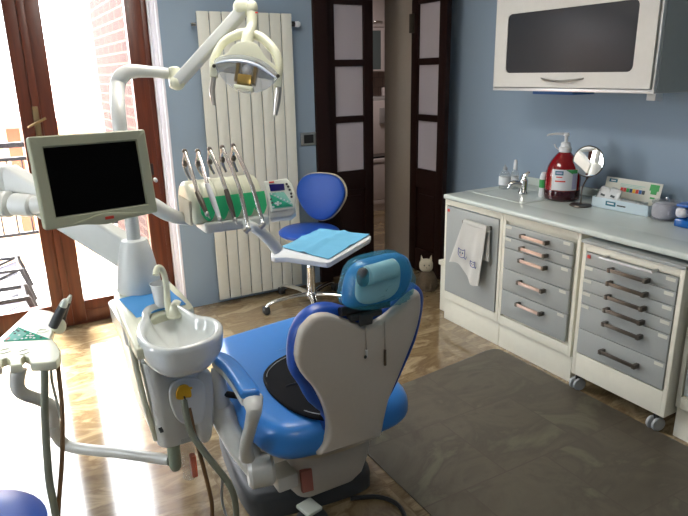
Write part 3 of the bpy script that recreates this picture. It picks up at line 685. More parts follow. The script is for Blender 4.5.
pm = MB(); pm.lathe([(0.034, 0.283), (0.036, 0.287), (0.036, 0.31), (0.028, 0.314), (0.026, 0.335), (0.02, 0.34), (0.009, 0.343), (0.009, 0.375), (0.018, 0.378), (0.018, 0.39), (0.012, 0.394)], p, 20); pm = pm.build('pump', 'white_plastic', jug)
lf = -CR*1.0+V((0, 0, 0)); lf.normalize()
MB().tube([p+Z*0.386, p+Z*0.388+lf*0.05, p+Z*0.384+lf*0.10, p+Z*0.376+lf*0.112], [0.008, 0.007, 0.005, 0.004], 8).build('nozzle', 'white_plastic', pm)
MB().tube([p+Z*0.293+lf*0.034, p+Z*0.308+lf*0.055, p+Z*0.328+lf*0.066, p+Z*0.32+lf*0.06], 0.0035, 6).build('clip', 'white_plastic', pm)

# round mirror
p = onz(580.5, 206, CT); mi = empty('round_mirror', p, 'small round table mirror on a thin stand, right of red jug', 'mirror')
MB().lathe([(0.055, 0.0005), (0.062, 0.004), (0.058, 0.010), (0.01, 0.014), (0.006, 0.018)], p, 28).build('base', 'dark_steel', mi)
dep = (p-EYE).dot(CF); mc = D(588.5, 161.5, dep+0.01)
MB().tube([p+Z*0.012, p+Z*0.10+X*0.0, mc-Z*0.098], 0.004, 8).build('stem', 'dark_steel', mi)
nrm = V((-0.945, -0.31, 0.06)).normalized()
rg = MB(); rp = [mc]; t1 = nrm.cross(Z).normalized(); t2 = t1.cross(nrm)
rg.lathe([(0.083, -0.006), (0.090, -0.004), (0.091, 0.003), (0.087, 0.007), (0.084, 0.004)], mc, 36, nrm, 1, 1); rg.build('rim', 'dark_steel', mi)
MB().lathe([(0.084, 0.002), (0.085, 0.0046), (0.001, 0.0050)], mc, 36, nrm, 1, 1).build('glass', 'mirror_glass', mi)
MB().cyl(mc-Z*0.102, mc-Z*0.090, 0.006, n=10).build('pivot', 'dark_steel', mi)

# display box of sachets
A_ = onz(591.5, 206, CT); B_ = onz(647, 217, CT); u = (B_-A_); u.z = 0; wdt = u.length; u.normalize(); bk = Z.cross(u); 
if bk.dot(CF) < 0: bk = -bk
bx = empty('sample_display_box', (A_+B_)/2, 'pale blue open display box with printed back card and sachets', 'box')
hgt = 0.058; dpt = 0.115
m_ = MB(); O = A_
m_.ob(O+u*wdt/2+Z*0.0015+bk*dpt/2, (u, bk, Z), (wdt/2, dpt/2, 0.0015))
m_.ob(O+u*wdt/2+Z*hgt/2+bk*0.001, (u, bk, Z), (wdt/2, 0.001, hgt/2)); m_.ob(O+bk*dpt/2+Z*hgt/2, (u, bk, Z), (0.001, dpt/2, hgt/2)); m_.ob(O+u*wdt+bk*dpt/2+Z*hgt/2, (u, bk, Z), (0.001, dpt/2, hgt/2))
m_.build('tray', 'pale_blue_card', bx)
up = (Z+bk*0.25).normalized(); bn = up.cross(u).normalized()
if bn.dot(CF) > 0: bn = -bn
bc = MB(); bh = 0.155; O2 = O+bk*(dpt-0.004)+Z*0.003-u*0.022; bc.ob(O2+u*wdt/2+up*bh/2, (u, up, bn), (wdt/2, bh/2, 0.0012)); bc = bc.build('back_card', 'card_cream', bx)
def patch(par, a0, a1, b0, b1, mt, name, k=1): MB().ob(O2+u*wdt*(a0+a1)/2+up*bh*(b0+b1)/2+bn*(0.0012+0.0006*k), (u, up, bn), (wdt*(a1-a0)/2, bh*(b1-b0)/2, 0.0005)).build(name, mt, par)
patch(bc, 0.06, 0.21, 0.82, 0.94, 'teal_mark', 'card_logo'); patch(bc, 0.09, 0.18, 0.86, 0.90, 'label_white', 'card_logo_text', 2)
for i, mt_ in enumerate(['red_mark', 'red_mark', 'green_mark', 'navy_mark', 'yellow_tag', 'red_mark', 'blob_blue', 'dark_mark']):
    patch(bc, 0.30+i*0.055, 0.35+i*0.055, 0.54, 0.68, mt_, 'colour_square')
for j in range(3): patch(bc, 0.28, 0.72-0.05*j, 0.80-0.05*j, 0.815-0.05*j, 'panel_mint', 'card_text')
patch(bc, 0.80, 0.955, 0.72, 0.94, 'green_mark', 'green_cup_print'); patch(bc, 0.83, 0.93, 0.60, 0.72, 'green_mark', 'green_cup_base'); patch(bc, 0.84, 0.92, 0.44, 0.50, 'green_mark', 'green_cup_foot')
def fpatch(a0, a1, b0, b1, mt, name, k=0): MB().ob(O+u*wdt*(a0+a1)/2+Z*hgt*(b0+b1)/2-bk*(0.0006+0.0006*k), (u, bk, Z), (wdt*(a1-a0)/2, 0.0005, hgt*(b1-b0)/2)).build(name, mt, bx)
fpatch(0.26, 0.44, 0.35, 0.78, 'teal_mark', 'front_logo'); fpatch(0.29, 0.41, 0.52, 0.66, 'label_white', 'front_logo_text', 1); fpatch(0.47, 0.62, 0.45, 0.58, 'dark_mark', 'front_text')
for i, (a, l) in enumerate(((0.13, 'silver foil sachet leaning at the left end of the display box'), (0.31, 'silver foil sachet leaning right of the first in display box'))):
    c = O+u*wdt*a+bk*0.035+Z*0.06; s_up = (Z+bk*0.35+u*0.22).normalized(); s_n = s_up.cross(u).normalized(); s_u = s_n.cross(s_up)
    e = empty('foil_sachet', c-Z*0.055, l, 'sachet', 'sachets in the display box')
    MB().ell(c, (s_u, s_up, s_n), (0.040, 0.056, 0.010), 0.35, 16, 10, 0.7).build('pouch', 'silver_foil', e)
    q = (-s_n if s_n.dot(CF) > 0 else s_n)
    MB().ob(c+q*0.0095+s_up*0.006, (s_u, s_up, s_n), (0.014, 0.006, 0.0008)).build('print', 'dark_mark', e)
    MB().ob(c+q*0.0085-s_up*0.024, (s_u, s_up, s_n), (0.012, 0.004, 0.0008)).build('red_print', 'red_mark', e)
for i in range(7):
    c = O+u*wdt*(0.46+i*0.065)+bk*0.045+Z*0.035
    tag(MB().ob(c, ((u+bk*0.3), bk, Z), (0.009, 0.02, 0.028), 0.003).build('sample_packet', 'silver_foil', None, org=c-Z*0.03), 'small grey sample packet in the row at the right of display box', 'packet', 'sample packets in the display box')

# gauze jar and blue box
p = onz(661, 220, CT); p2 = p+bk*0.03
j = empty('gauze_jar', p2, 'round clear jar stuffed with cotton right of the display box', 'jar')
MB().lathe([(0.062, 0.001), (0.068, 0.004), (0.068, 0.090), (0.065, 0.090), (0.065, 0.006), (0.001, 0.005)], p2, 28).build('glass', 'jar_plastic', j)
MB().ell(p2+Z*0.046, (X, Y, Z), (0.062, 0.062, 0.041), 0.85, 24, 14, 0.55).build('cotton', 'cotton', j)
MB().lathe([(0.070, 0.089), (0.071, 0.096), (0.066, 0.099), (0.01, 0.100)], p2, 28).build('lid', 'jar_plastic', j)
MB().lathe([(0.006, 0.100), (0.009, 0.108), (0.006, 0.116)], p2, 12).build('lid_knob', 'chrome', j)
p = onz(677, 227, CT)+V((0.09, -0.03, 0))
j = empty('blue_dispenser_box', p, 'blue translucent plastic box with white cotton at the photo right edge', 'box')
MB().box(p.x-0.09, p.x+0.09, p.y-0.13, p.y+0.05, p.z+0.001, p.z+0.040, 0.008).build('base', 'blue_clear', j)
MB().box(p.x-0.09, p.x+0.09, p.y-0.13, p.y+0.05, p.z+0.100, p.z+0.115, 0.006).build('lid', 'blue_plastic', j)
MB().box(p.x-0.05, p.x+0.085, p.y-0.125, p.y+0.045, p.z+0.040, p.z+0.100, 0.004).build('body', 'blue_clear', j)
MB().ell(p+V((-0.065, 0.030, 0.070)), (X, Y, Z), (0.022, 0.028, 0.026), 0.7).build('cotton_roll', 'cotton', j)
# light blue packs on top of ... under the wall cabinet
tag(MB().box(2.88, 3.06, 2.45, 2.75, 1.488, 1.5085, 0.005).build('flat_packet', 'blob_blue', None, org=(2.97, 2.6, 1.49)), 'thin blue packet tucked under the wall cabinet bottom', 'packet')

# towel over the bar
tw = empty('hand_towel', (FX-0.05, 2.72, 0.77), 'white hand towel with two embroidered cat faces on the sink cabinet rail', 'towel')
def towel_grid(tl, tr, bl, br, X0, amp, hem, n_=20, k_=18):
    g = []
    for i in range(n_+1):
        t = i/n_; row = []
        for j in range(k_+1):
            q = j/k_
            x = (tl[0]*(1-q)+tr[0]*q)*(1-t)+(bl[0]*(1-q)+br[0]*q)*t; y = (tl[1]*(1-q)+tr[1]*q)*(1-t)+(bl[1]*(1-q)+br[1]*q)*t
            y += hem*t*t*math.sin(q*2*PI)
            p_ = onx(x, y, X0); row.append(V((X0-0.004-amp*t*math.sin(q*8+1.0)-amp*0.4*t*math.sin(q*19), p_.y, p_.z)))
        g.append(row)
    return g
MB().sheet(towel_grid((464.5, 219), (487, 226), (450.5, 261.5), (479, 285.5), FX-0.056, 0.010, -4.5), 0.006).build('front_fold', 'towel', tw)
MB().sheet(towel_grid((484, 226), (490, 228), (482, 260), (489, 261), FX-0.030, 0.003, 0), 0.006).build('back_fold', 'towel', tw)
a, b_ = onx(465, 220, FX-0.045), onx(488, 227.5, FX-0.045)
MB().tube([(FX-0.044, a.y, a.z-0.010), (FX-0.044, b_.y, b_.z-0.010)], 0.0185, 10, 1).build('top_fold', 'towel', tw)
def cat_motif(px, py, s_):
    c = onx(px, py, FX-0.074); m_ = MB()
    pts = [(-1, -0.2), (-0.95, 0.5), (-0.9, 1.0), (-0.45, 0.72), (0, 0.75), (0.45, 0.72), (0.95, 1.0), (1, 0.4), (0.95, -0.4), (0.4, -0.8), (-0.5, -0.75)]
    P_ = [c+V((-0.001, -a*s_, b*s_)) for a, b in pts]
    m_.tube(P_+[P_[0]], 0.0022, 6, 2); m_.build('cat_outline', 'denim_thread', tw)
    m2 = MB()
    for a, b in ((-0.4, 0.15), (0.35, 0.15)): m2.ell(c+V((-0.002, -a*s_, b*s_)), (X, Y, Z), (0.002, s_*0.16, s_*0.22), 1, 8, 6)
    m2.build('cat_eyes', 'navy_mark', tw)
    m3 = MB(); m3.ell(c+V((-0.002, 0, -0.3*s_)), (X, Y, Z), (0.002, s_*0.12, s_*0.09), 1, 8, 6); m3.build('cat_nose', 'red_mark', tw)
    m4 = MB(); m4.tube([c+V((-0.001, -0.9*s_, -0.6*s_)), c+V((-0.001, -1.3*s_, -0.9*s_)), c+V((-0.001, -1.5*s_, -0.3*s_))], 0.0022, 6, 3); m4.build('cat_tail', 'denim_thread', tw)
cat_motif(461.5, 253.5, 0.031); cat_motif(472.5, 264.5, 0.021)

# cat figure
p = onz(427, 289); ca = empty('cat_doorstop', p, 'stuffed cat with pale head and brown body sitting by dark door', 'figurine')
ca_b = MB(); ca_b.lathe([(0.09, 0.002), (0.135, 0.012), (0.145, 0.06), (0.13, 0.13), (0.095, 0.19), (0.055, 0.225), (0.03, 0.235)], p, 24, Z, 1, 0.8); ca_b.build('body', 'cat_brown', ca)
hc = p+V((-0.03, -0.01, 0.285))
MB().ell(hc, (CR, V((CF.x, CF.y, 0)), Z), (0.088, 0.06, 0.075), 0.8).build('head', 'cat_white', ca)
for s_ in (-1, 1):
    er = MB(); bse = hc+CR*s_*0.052+Z*0.045
    er.lathe([(0.032, 0), (0.018, 0.035), (0.003, 0.072)], bse, 10, Z+CR*s_*0.18, 1, 0.6); er.build('ear', 'cat_white', ca)
fc = -V((CF.x, CF.y, 0)).normalized()
m_ = MB()
for s_ in (-1, 1): m_.ell(hc+CR*s_*0.03+fc*0.056+Z*0.012, (CR, fc, Z), (0.008, 0.004, 0.011), 1, 10, 6)
m_.ell(hc+fc*0.061-Z*0.014, (CR, fc, Z), (0.006, 0.004, 0.005), 1, 8, 6); m_.build('face', 'dark_mark', ca)
MB().tube([p+CR*(-0.10)+fc*0.05+Z*0.02, p+CR*(-0.02)+fc*0.125+Z*0.022, p+CR*0.08+fc*0.09+Z*0.02], 0.016, 8).build('tail', 'cat_brown', ca)
for s_ in (-1, 1): MB().ell(p+CR*s_*0.035+fc*0.115+Z*0.05, (CR, fc, Z), (0.022, 0.02, 0.05)).build('paw', 'cat_brown', ca)
MB().lathe([(0.06, 0.222), (0.064, 0.23), (0.06, 0.238)], p+V((-0.01, 0, 0)), 16, Z, 1, 0.8).build('collar', 'far_door', ca)

ca.scale = (0.60, 0.60, 0.70)

# ================================================================ FLOOR MAT
pts = [onz(497, 349), onz(478, 352), onz(400, 381.5)+V((0,0,0)), onz(372, 398)]
mp = [(1.24, 2.40), (1.26, 2.42), (1.80, 2.46), (2.40, 2.53), (2.465, 2.525), (2.487, 2.50), (2.49, 2.44), (2.49, 0.7), (2.45, 0.62), (1.30, 0.62), (1.24, 0.70)]
mm = MB(); mm.pillow([V((a, b, 0.001)) for a, b in mp], Z, 0.006, 0.002); tag(mm.build('floor_mat', 'mat_tile', None, org=(1.9, 1.6, 0)), 'large dark slate-patterned vinyl mat on the floor before the cabinets', 'mat')

# ================================================================ OPERATOR STOOLS
def caster(par, x, y, d, mt='steel'):
    cs = MB(); cs.box(x-0.022, x+0.022, y-0.022, y+0.022, 0.012, 0.058, 0.008); cs = cs.build('caster', 'dark_base', par)
    w_ = MB(); w_.lathe([(0.022, -0.020), (0.025, -0.016), (0.025, 0.016), (0.022, 0.020)], (x, y, 0.0255), 14, d); w_.build('wheel', 'black_plastic', cs)
def stool(base, back_dir, label, seat_z=0.50, back=True, arms=(0,), rleg=0.28):
    e = empty('operator_stool', base, label, 'stool', 'blue operator stools')
    hb = MB(); hb.lathe([(0.045, 0.065), (0.05, 0.075), (0.05, 0.10), (0.035, 0.115), (0.03, 0.12)], base, 18); hb.build('hub', 'chrome', e)
    for k in range(5):
        a = arms[0]+2*PI*k/5; d = V((math.cos(a), math.sin(a), 0)); s_ = V((-math.sin(a), math.cos(a), 0))
        MB().tube([base+Z*0.09+d*0.03, base+Z*0.095+d*0.14, base+Z*0.082+d*(rleg-0.05), base+Z*0.055+d*rleg], [0.028, 0.024, 0.020, 0.013], 10, 4, (1, 0.75)).build('leg', 'chrome', e)
        q = base+d*rleg; caster(e, q.x, q.y, s_)
    g = MB(); g.cyl(base+Z*0.115, base+Z*0.30, 0.033, 0.030); g.cyl(base+Z*0.30, base+Z*0.33, 0.030, 0.020); g.cyl(base+Z*0.33, base+Z*(seat_z-0.09), 0.017); g.build('gas_lift', 'chrome', e)
    MB().box(base.x-0.09, base.x+0.09, base.y-0.09, base.y+0.09, seat_z-0.095, seat_z-0.075, 0.006).build('mechanism', 'black_plastic', e)
    MB().lathe([(0.12, seat_z-0.076), (0.17, seat_z-0.070), (0.185, seat_z-0.05), (0.185, seat_z-0.045)], base, 32).build('seat_pan', 'cream_shell', e)
    MB().lathe([(0.195, seat_z-0.046), (0.212, seat_z-0.035), (0.215, seat_z-0.018), (0.195, seat_z-0.004), (0.12, seat_z+0.003), (0.02, seat_z+0.004)], base, 36).build('seat', 'blue_vinyl_dark', e)
    if back:
        bd = V(back_dir).normalized(); s_ = V((-bd.y, bd.x, 0)); bcn = base+bd*0.20+Z*(seat_z+0.192)+CR*0.025
        up_ = (Z+bd*0.12).normalized(); nn = s_.cross(up_).normalized()
        if nn.dot(bd) > 0: nn = -nn
        ol = [(0, 0.165), (0.11, 0.15), (0.172, 0.09), (0.185, 0.01), (0.15, -0.07), (0.09, -0.14), (0.03, -0.17), (-0.03, -0.17), (-0.09, -0.14), (-0.15, -0.07), (-0.185, 0.01), (-0.172, 0.09), (-0.11, 0.15)]
        P_ = catmull([bcn+s_*a+up_*b for a, b in ol], 3, True)
        MB().pillow(P_, nn, 0.045, 0.02, dome=0.006).build('backrest', 'blue_vinyl_dark', e)
        P2 = catmull([bcn+s_*a*1.04+up_*b*1.04 for a, b in ol], 3, True)
        MB().pillow(P2, -nn, 0.012, 0.005).build('backrest_shell', 'cream_shell', e)
        MB().tube([base+Z*(seat_z-0.085)+bd*0.08, base+Z*(seat_z-0.08)+bd*0.20, base+Z*(seat_z-0.02)+bd*0.255, bcn-up_*0.08+bd*0.015], 0.016, 8, 4, (1.6, 0.5)).build('back_post', 'black_plastic', e)
    return e
sb = V((1.86, 3.78, 0))
stool(sb, (0.75, 0.66, 0), 'blue stool with rounded backrest and chrome star base by the radiator', 0.585, True, (PI-0.06,), 0.35)
stool(V((-0.24, 1.70, 0)), (-1, -0.2, 0), 'blue stool cut off at the lower left corner of the photo', 0.47, False, (0.3,), 0.28)

# ================================================================ DENTAL UNIT COLUMN WITH BASIN
un = empty('dental_unit', (0.43, 2.14, 0.3), 'white dental unit column with spittoon basin, left of the blue dental chair', 'dental unit')
def ring(cx, cy, hx, hy, z, r=0.05): return rr(cx, cy, hx, hy, z, r, 5)
UF = 1.90
MB().loft([ring(0.435, 2.14, 0.075, 0.20, 0.385, 0.03), ring(0.435, 2.14, 0.092, 0.225, 0.40, 0.045), ring(0.43, 2.15, 0.105, 0.25, 0.60, 0.05), ring(0.426, 2.15, 0.112, 0.262, 0.725, 0.05), ring(0.426, 2.15, 0.110, 0.260, 0.733, 0.05)]).build('body', 'unit_white', un)
MB().loft([ring(0.42, 2.245, 0.118, 0.165, 0.730, 0.04), ring(0.42, 2.245, 0.122, 0.170, 0.803, 0.04)]).build('upper_body', 'unit_white', un)
# worktop plate with raised rim
tpl = catmull([V((a, b_, 0.80)) for a, b_ in [(0.318, 2.35), (0.335, 2.42), (0.36, 2.437), (0.52, 2.437), (0.548, 2.41), (0.55, 2.12), (0.53, 2.06), (0.47, 2.065), (0.41, 2.06), (0.355, 2.00), (0.335, 1.90), (0.318, 1.82), (0.295, 1.815), (0.288, 1.85), (0.300, 2.1)]], 3, True)
MB().pillow(tpl, Z, 0.036, 0.008, 3, 0.004).build('top_plate', 'cream_plastic', un)
MB().tube([(0.300, 1.95, 0.815), (0.296, 1.93, 0.78), (0.312, 1.94, 0.60), (0.34, 1.96, 0.42)], 0.010, 8).build('side_rail', 'cream_plastic', un)
CP = V((0.42, 2.37, 0))
MB().lathe([(0.080, 0.838), (0.084, 0.846), (0.078, 0.90), (0.064, 0.98), (0.052, 1.03), (0.047, 1.040), (0.030, 1.044)], CP, 36).build('pole_cone', 'arm_grey', un)
# basin
rimpx = [(136.5, 334), (138, 324), (141.5, 317), (141.5, 311), (147, 305.5), (160, 302), (176, 302.5), (187, 308), (198, 314.5), (211, 316.5), (220, 321), (222.5, 328), (215, 337.5), (195, 345.5), (170, 350), (150, 347.5), (140, 341)]
RZ = 0.855
rim = catmull([onz(x, y, RZ) for x, y in rimpx], 3, True)
cc = sum(rim, V((0, 0, 0)))/len(rim); cb = V((0.42, 1.80, 0))
def inset(poly, d, z):
    k = len(poly); out = []
    ar = sum((poly[i]-cc).cross(poly[(i+1) % k]-cc).z for i in range(k)); sg = 1 if ar > 0 else -1
    for i in range(k):
        t = (poly[(i+1) % k]-poly[i-1]).normalized(); n_ = V((-t.y, t.x, 0))*sg
        q = poly[i]+n_*d; out.append(V((q.x, q.y, z)))
    return out
def shrink(poly, f, z, c=cb): return [V((c.x+(p.x-c.x)*f, c.y+(p.y-c.y)*f, z)) for p in poly]
r_o = rim
in1 = inset(rim, 0.024, RZ-0.004)
MB().loft([shrink(rim, 0.12, 0.732), shrink(rim, 0.45, 0.735), shrink(rim, 0.70, 0.748), shrink(rim, 0.88, 0.770), shrink(rim, 0.975, 0.795), shrink(rim, 1.0, RZ-0.02), shrink(rim, 1.0, RZ-0.005), inset(rim, 0.005, RZ), inset(rim, 0.018, RZ), in1, shrink(in1, 0.97, RZ-0.02), shrink(in1, 0.88, RZ-0.045), shrink(in1, 0.66, RZ-0.065), shrink(in1, 0.3, RZ-0.078), shrink(in1, 0.08, RZ-0.082)]).build('basin', 'porcelain', un, 60)
MB().lathe([(0.016, RZ-0.083), (0.016, RZ-0.079), (0.004, RZ-0.078)], shrink(in1, 0.0, 0)[0], 16).build('drain', 'steel', un)
fb = onz(170, 315, RZ-0.02); fd = (fb-EYE).dot(CF)
MB().tube([fb, D(167.5, 302, fd), D(166.5, 288, fd), D(164, 274, fd), D(160.5, 268, fd-0.01), D(157, 268.5, fd-0.02), D(156, 275, fd-0.03)], [0.013, 0.012, 0.011, 0.0105, 0.0105, 0.011, 0.012], 12).build('bowl_spout', 'cream_plastic', un)
q = fb+V((0.012, -0.012, 0)); m_ = MB(); m_.lathe([(0.026, -0.004), (0.026, 0.004), (0.018, 0.010), (0.013, 0.03), (0.011, 0.042)], q, 16); m_.tube([q+Z*0.035, q+Z*0.05+V((0.008, -0.006, 0)), q+Z*0.045+V((0.02, -0.015, 0))], 0.0095, 8); m_.build('cup_filler', 'cream_plastic', un)
# suction dock on the front of the column
def fpt(x, y, Yp=UF): return ony(x, y, Yp)
P_ = catmull([fpt(*q, UF+0.0) for q in [(168, 392), (173, 380), (190, 376), (203, 382), (205, 400), (202, 420), (190, 424), (178, 420), (171, 408)]], 3, True)
MB().pillow(P_, -Y, 0.014, 0.008).build('dock_recess', 'arm_grey', un)
P_ = catmull([fpt(*q, UF+0.03) for q in [(193, 372), (203, 366), (209, 372), (211, 395), (210, 425), (206, 437), (197, 436), (193, 410)]], 3, True)
MB().pillow(P_, -Y, 0.04, 0.015).build('dock_cover', 'unit_white', un)
P_ = catmull([fpt(*q, UF-0.015) for q in [(176, 398), (176, 391), (180, 385), (186, 384), (190, 388), (191, 396), (186, 397), (181, 399)]], 3, True)
dk = MB().pillow(P_, -Y, 0.008, 0.003); q = fpt(192, 388, UF-0.02); dk.tube([fpt(187, 388, UF-0.02), q], 0.004, 8, 1); dk = dk.build('yellow_valve_tag', 'yellow_tag', un)
MB().tube([fpt(184, 396, UF-0.022), fpt(187, 405, UF-0.024), fpt(190, 418, UF-0.02)], 0.003, 6).build('valve_stem', 'black_plastic', dk)
for (x, w_, y0_, y1_, mt_, nm) in ((173.5, 0.022, 440, 470, 'mint_fluid', 'separator_cup'),):
    q = fpt(x, 448, UF+0.05); zb = fpt(x, y1_, UF+0.05).z
    MB().lathe([(w_*0.7, zb), (w_, zb+0.015), (w_*1.1, 0.43)], (q.x, UF+0.05, 0), 18).build(nm, mt_, un)
q = fpt(188, 456, UF+0.03); zb = fpt(188, 478, UF+0.03).z
MB().lathe([(0.020, zb), (0.025, zb+0.008), (0.027, 0.42)], (q.x, UF+0.03, 0), 20).build('filter_bottle', 'clear_plastic', un)
MB().ob((q.x+0.016, UF+0.03, zb+0.045), (X, Y, Z), (0.010, 0.014, 0.044), 0.005).build('orange_filter', 'orange_liquid', un)
# small print on the column
MB().ob(fpt(161, 430, UF), (X, Y, Z), (0.006, 0.012, 0.004), 0.001).build('black_mark', 'dark_mark', un)
# link to the chair
MB().tube([(0.47, 2.25, 0.47), (0.60, 2.16, 0.44), (0.72, 2.08, 0.34), (0.80, 2.02, 0.22)], [0.07, 0.075, 0.08, 0.07], 16, 5, (0.7, 1)).build('link_arm', 'unit_white', un)
# suction hoses from the dock
for nm, pts, rad, mt_, dd in (('suction_hose', [(184, 400), (187, 418), (193, 436), (212, 462), (227, 481), (235, 500), (237, 530)], 0.0105, 'grey_hose', [1.96, 1.95, 1.94, 1.93, 1.93, 1.94, 1.97]),
                          ('saliva_hose', [(189, 408), (192, 422), (195, 436), (202, 462), (208, 485), (212, 505), (212, 530)], 0.007, 'brown_hose', [1.97, 1.965, 1.97, 1.98, 2.0, 2.02, 2.05]),
                          ('air_line', [(206, 452), (218, 466), (222, 480), (222, 500), (228, 522)], 0.0045, 'steel', [2.1, 2.12, 2.14, 2.14, 2.14])):
    MB().tube([D(x, y, d_) for (x, y), d_ in zip(pts, dd)], rad, 10, 5).build(nm, mt_, un)
MB().tube([(0.42, 2.37, 0.836), (0.42, 2.37, 0.84)], 0.05, 12, 1).build('cone_base', 'unit_white', un)
# liner on the unit top
ln = [onz(*q, 0.8385) for q in [(119, 299.5), (136.5, 317.5), (186, 304), (168, 288.5)]]
g = [[ln[0].lerp(ln[3], j/10).lerp(ln[1].lerp(ln[2], j/10), i/8)+Z*0.0015*math.sin(i*1.3+j*0.7) for j in range(11)] for i in range(9)]
tag(MB().sheet(g, -0.002).build('paper_liner', 'paper_blue_deep', None, org=ln[0]), 'blue paper liner lying on the unit top beneath the plastic cup', 'paper liner')
# plastic cup
cpos = onz(163, 307, 0.842)
cu = MB(); cu.lathe([(0.001, 0.003), (0.022, 0.003), (0.022, 0.001), (0.0235, 0.001), (0.033, 0.082), (0.0355, 0.083), (0.0355, 0.085), (0.0325, 0.085), (0.0225, 0.006), (0.001, 0.005)], cpos+V((0, 0.012, 0.002)), 24)
tag(cu.build('plastic_cup', 'cup_plastic', None, org=cpos), 'translucent white plastic cup beside the basin spout', 'cup')

# ================================================================ OPERATING LAMP
ol = empty('operating_lamp', (0.42, 2.37, 1.04), 'cream overhead dental lamp on a jointed arm in front of the radiator', 'lamp')
T0 = V((0.42, 2.37, 1.642)); jt = D(177, 76, 2.43)
MB().tube([(0.42, 2.37, 1.04), (0.42, 2.37, 1.3), (0.42, 2.37, 1.50), D(117.5, 88, 2.32), D(121, 77, 2.33), D(131, 71.5, 2.34), D(150, 71.8, 2.38), D(172, 74, 2.44)], [0.026, 0.026, 0.026, 0.027, 0.029, 0.027, 0.022, 0.021], 16, 6).build('pole', 'arm_grey', ol)
k = MB(); k.cyl(D(174, 68, 2.43), D(176, 88, 2.43), 0.026, 0.025, 18, 0.006); k.ell(D(177, 83, 2.42), (X, Y, Z), (0.030, 0.028, 0.028)); k.build('elbow', 'cream_plastic', ol)
A_, B_ = D(178, 82, 2.42), D(244, 9, 2.36); ax = (B_-A_).normalized(); wx = ax.cross(CF).normalized(); wy = wx.cross(ax)
MB().ob((A_+B_)/2, (ax, wx, wy), ((B_-A_).length/2, 0.021, 0.024), 0.008, 3).build('spring_arm', 'arm_grey', ol)
k = MB(); k.ell(D(242, 8, 2.36), (CR, CU, CF), (0.034, 0.03, 0.03), 0.8); k.ell(D(252, 8, 2.35), (CR, CU, CF), (0.022, 0.026, 0.024), 0.8); k.build('knuckle', 'cream_plastic', ol)
MB().tube([D(252, 12, 2.35), D(252, 26, 2.34), D(248, 36, 2.32), D(247, 46, 2.31)], [0.020, 0.020, 0.023, 0.024], 14).build('neck', 'cream_plastic', ol)
MB().ob(D(256.5, 12.5, 2.325), (CR, CU, CF), (0.005, 0.003, 0.001)).build('red_mark', 'red_mark', ol)
LD = 2.30
yk = MB()
yk.tube([D(213, 68, LD), D(214, 58, LD+0.01), D(224, 42, LD+0.03), D(238, 34.5, LD+0.04), D(247, 33.5, LD+0.04), D(262, 38, LD+0.03), D(275, 52, LD+0.01), D(279.5, 66, LD), D(278, 78, LD)], [0.012, 0.014, 0.016, 0.018, 0.019, 0.018, 0.017, 0.015, 0.013], 14, 5)
yk.build('yoke', 'cream_plastic', ol)
# reflector housing
hs = MB(); N_ = (CF*1.0-CU*0.15).normalized()
P_ = catmull([D(x, y, LD-0.02) for x, y in [(212, 63), (219, 56.5), (227, 53), (232, 46), (240, 41.5), (248, 41), (257, 44), (263, 53), (267, 58.5), (274, 65), (280, 74), (276, 75), (268, 68), (257, 62.5), (246, 60), (232, 59.5), (222, 62), (214, 67)]], 3, True)
hs.pillow(P_, CF, 0.09, 0.012, 4, 0.003); hs.build('reflector_housing', 'cream_plastic', ol)
# curved glass reflector
vs = MB(); rings = []
cen = D(246.5, 76, LD)
cx_ = (CR*0.995-CU*0.14).normalized(); cy_ = (CU*0.995+CR*0.14).normalized()
outl = [(-32, 8), (-26, 13), (-14, 16.5), (0, 17.5), (14, 15), (26, 8.5), (32, 2), (28, -6), (20, -13), (8, -17.5), (-2, -18), (-14, -13), (-24, -5)]
sc_ = LD/F
P_ = catmull([cen+(cx_*a+cy_*b)*sc_ for a, b in outl], 3, True)
def sc(poly, f, off): return [cen+(p-cen)*f+CF*off for p in poly]
vs.loft([sc(P_, 1.0, -0.025), sc(P_, 1.0, -0.021), sc(P_, 0.9, 0.015), sc(P_, 0.6, 0.045), sc(P_, 0.2, 0.058), sc(P_, 0.1, 0.056), sc(P_, 0.55, 0.041), sc(P_, 0.86, 0.010), sc(P_, 0.96, -0.022)])
vs.build('reflector_glass', 'visor', ol, 60)
MB().tube([cen+(cx_*a+cy_*b)*sc_-CF*0.024 for a, b in [(-31, 6), (-24, 9), (-12, 11.5), (0, 12), (12, 9.5), (24, 4), (31, 0)]], [0.003, 0.012, 0.017, 0.018, 0.016, 0.010, 0.003], 10, 4, (1, 0.4)).build('glass_rim', 'visor_band', ol)
MB().tube([p-CF*0.004+CF*(-0.024) for p in P_]+[P_[0]-CF*0.028], 0.0025, 6, 1).build('edge_bead', 'visor', ol)
bh = MB(); bc_ = cen-CF*0.01
for a in (-8.5, 9): bh.ob(bc_+(cx_*a+cy_*2)*sc_, (cx_, cy_, CF), (0.006, 0.040, 0.020), 0.002)
bh.build('lamp_bracket', 'brass', ol)
m_ = MB(); m_.ob(bc_-cy_*6*sc_-CF*0.004, (cx_, cy_, CF), (0.026, 0.020, 0.022), 0.006); m_.build('lamp_shield', 'gold', ol)
m_ = MB(); m_.ell(bc_+cy_*5*sc_, (cx_, cy_, CF), (0.018, 0.022, 0.016)); m_.build('lamp_bulb', 'white_plastic', ol)
MB().ob(bc_-cy_*14*sc_-CF*0.006, (cx_, cy_, CF), (0.036, 0.008, 0.022), 0.006, 3).build('shield_cap', 'cream_plastic', ol)
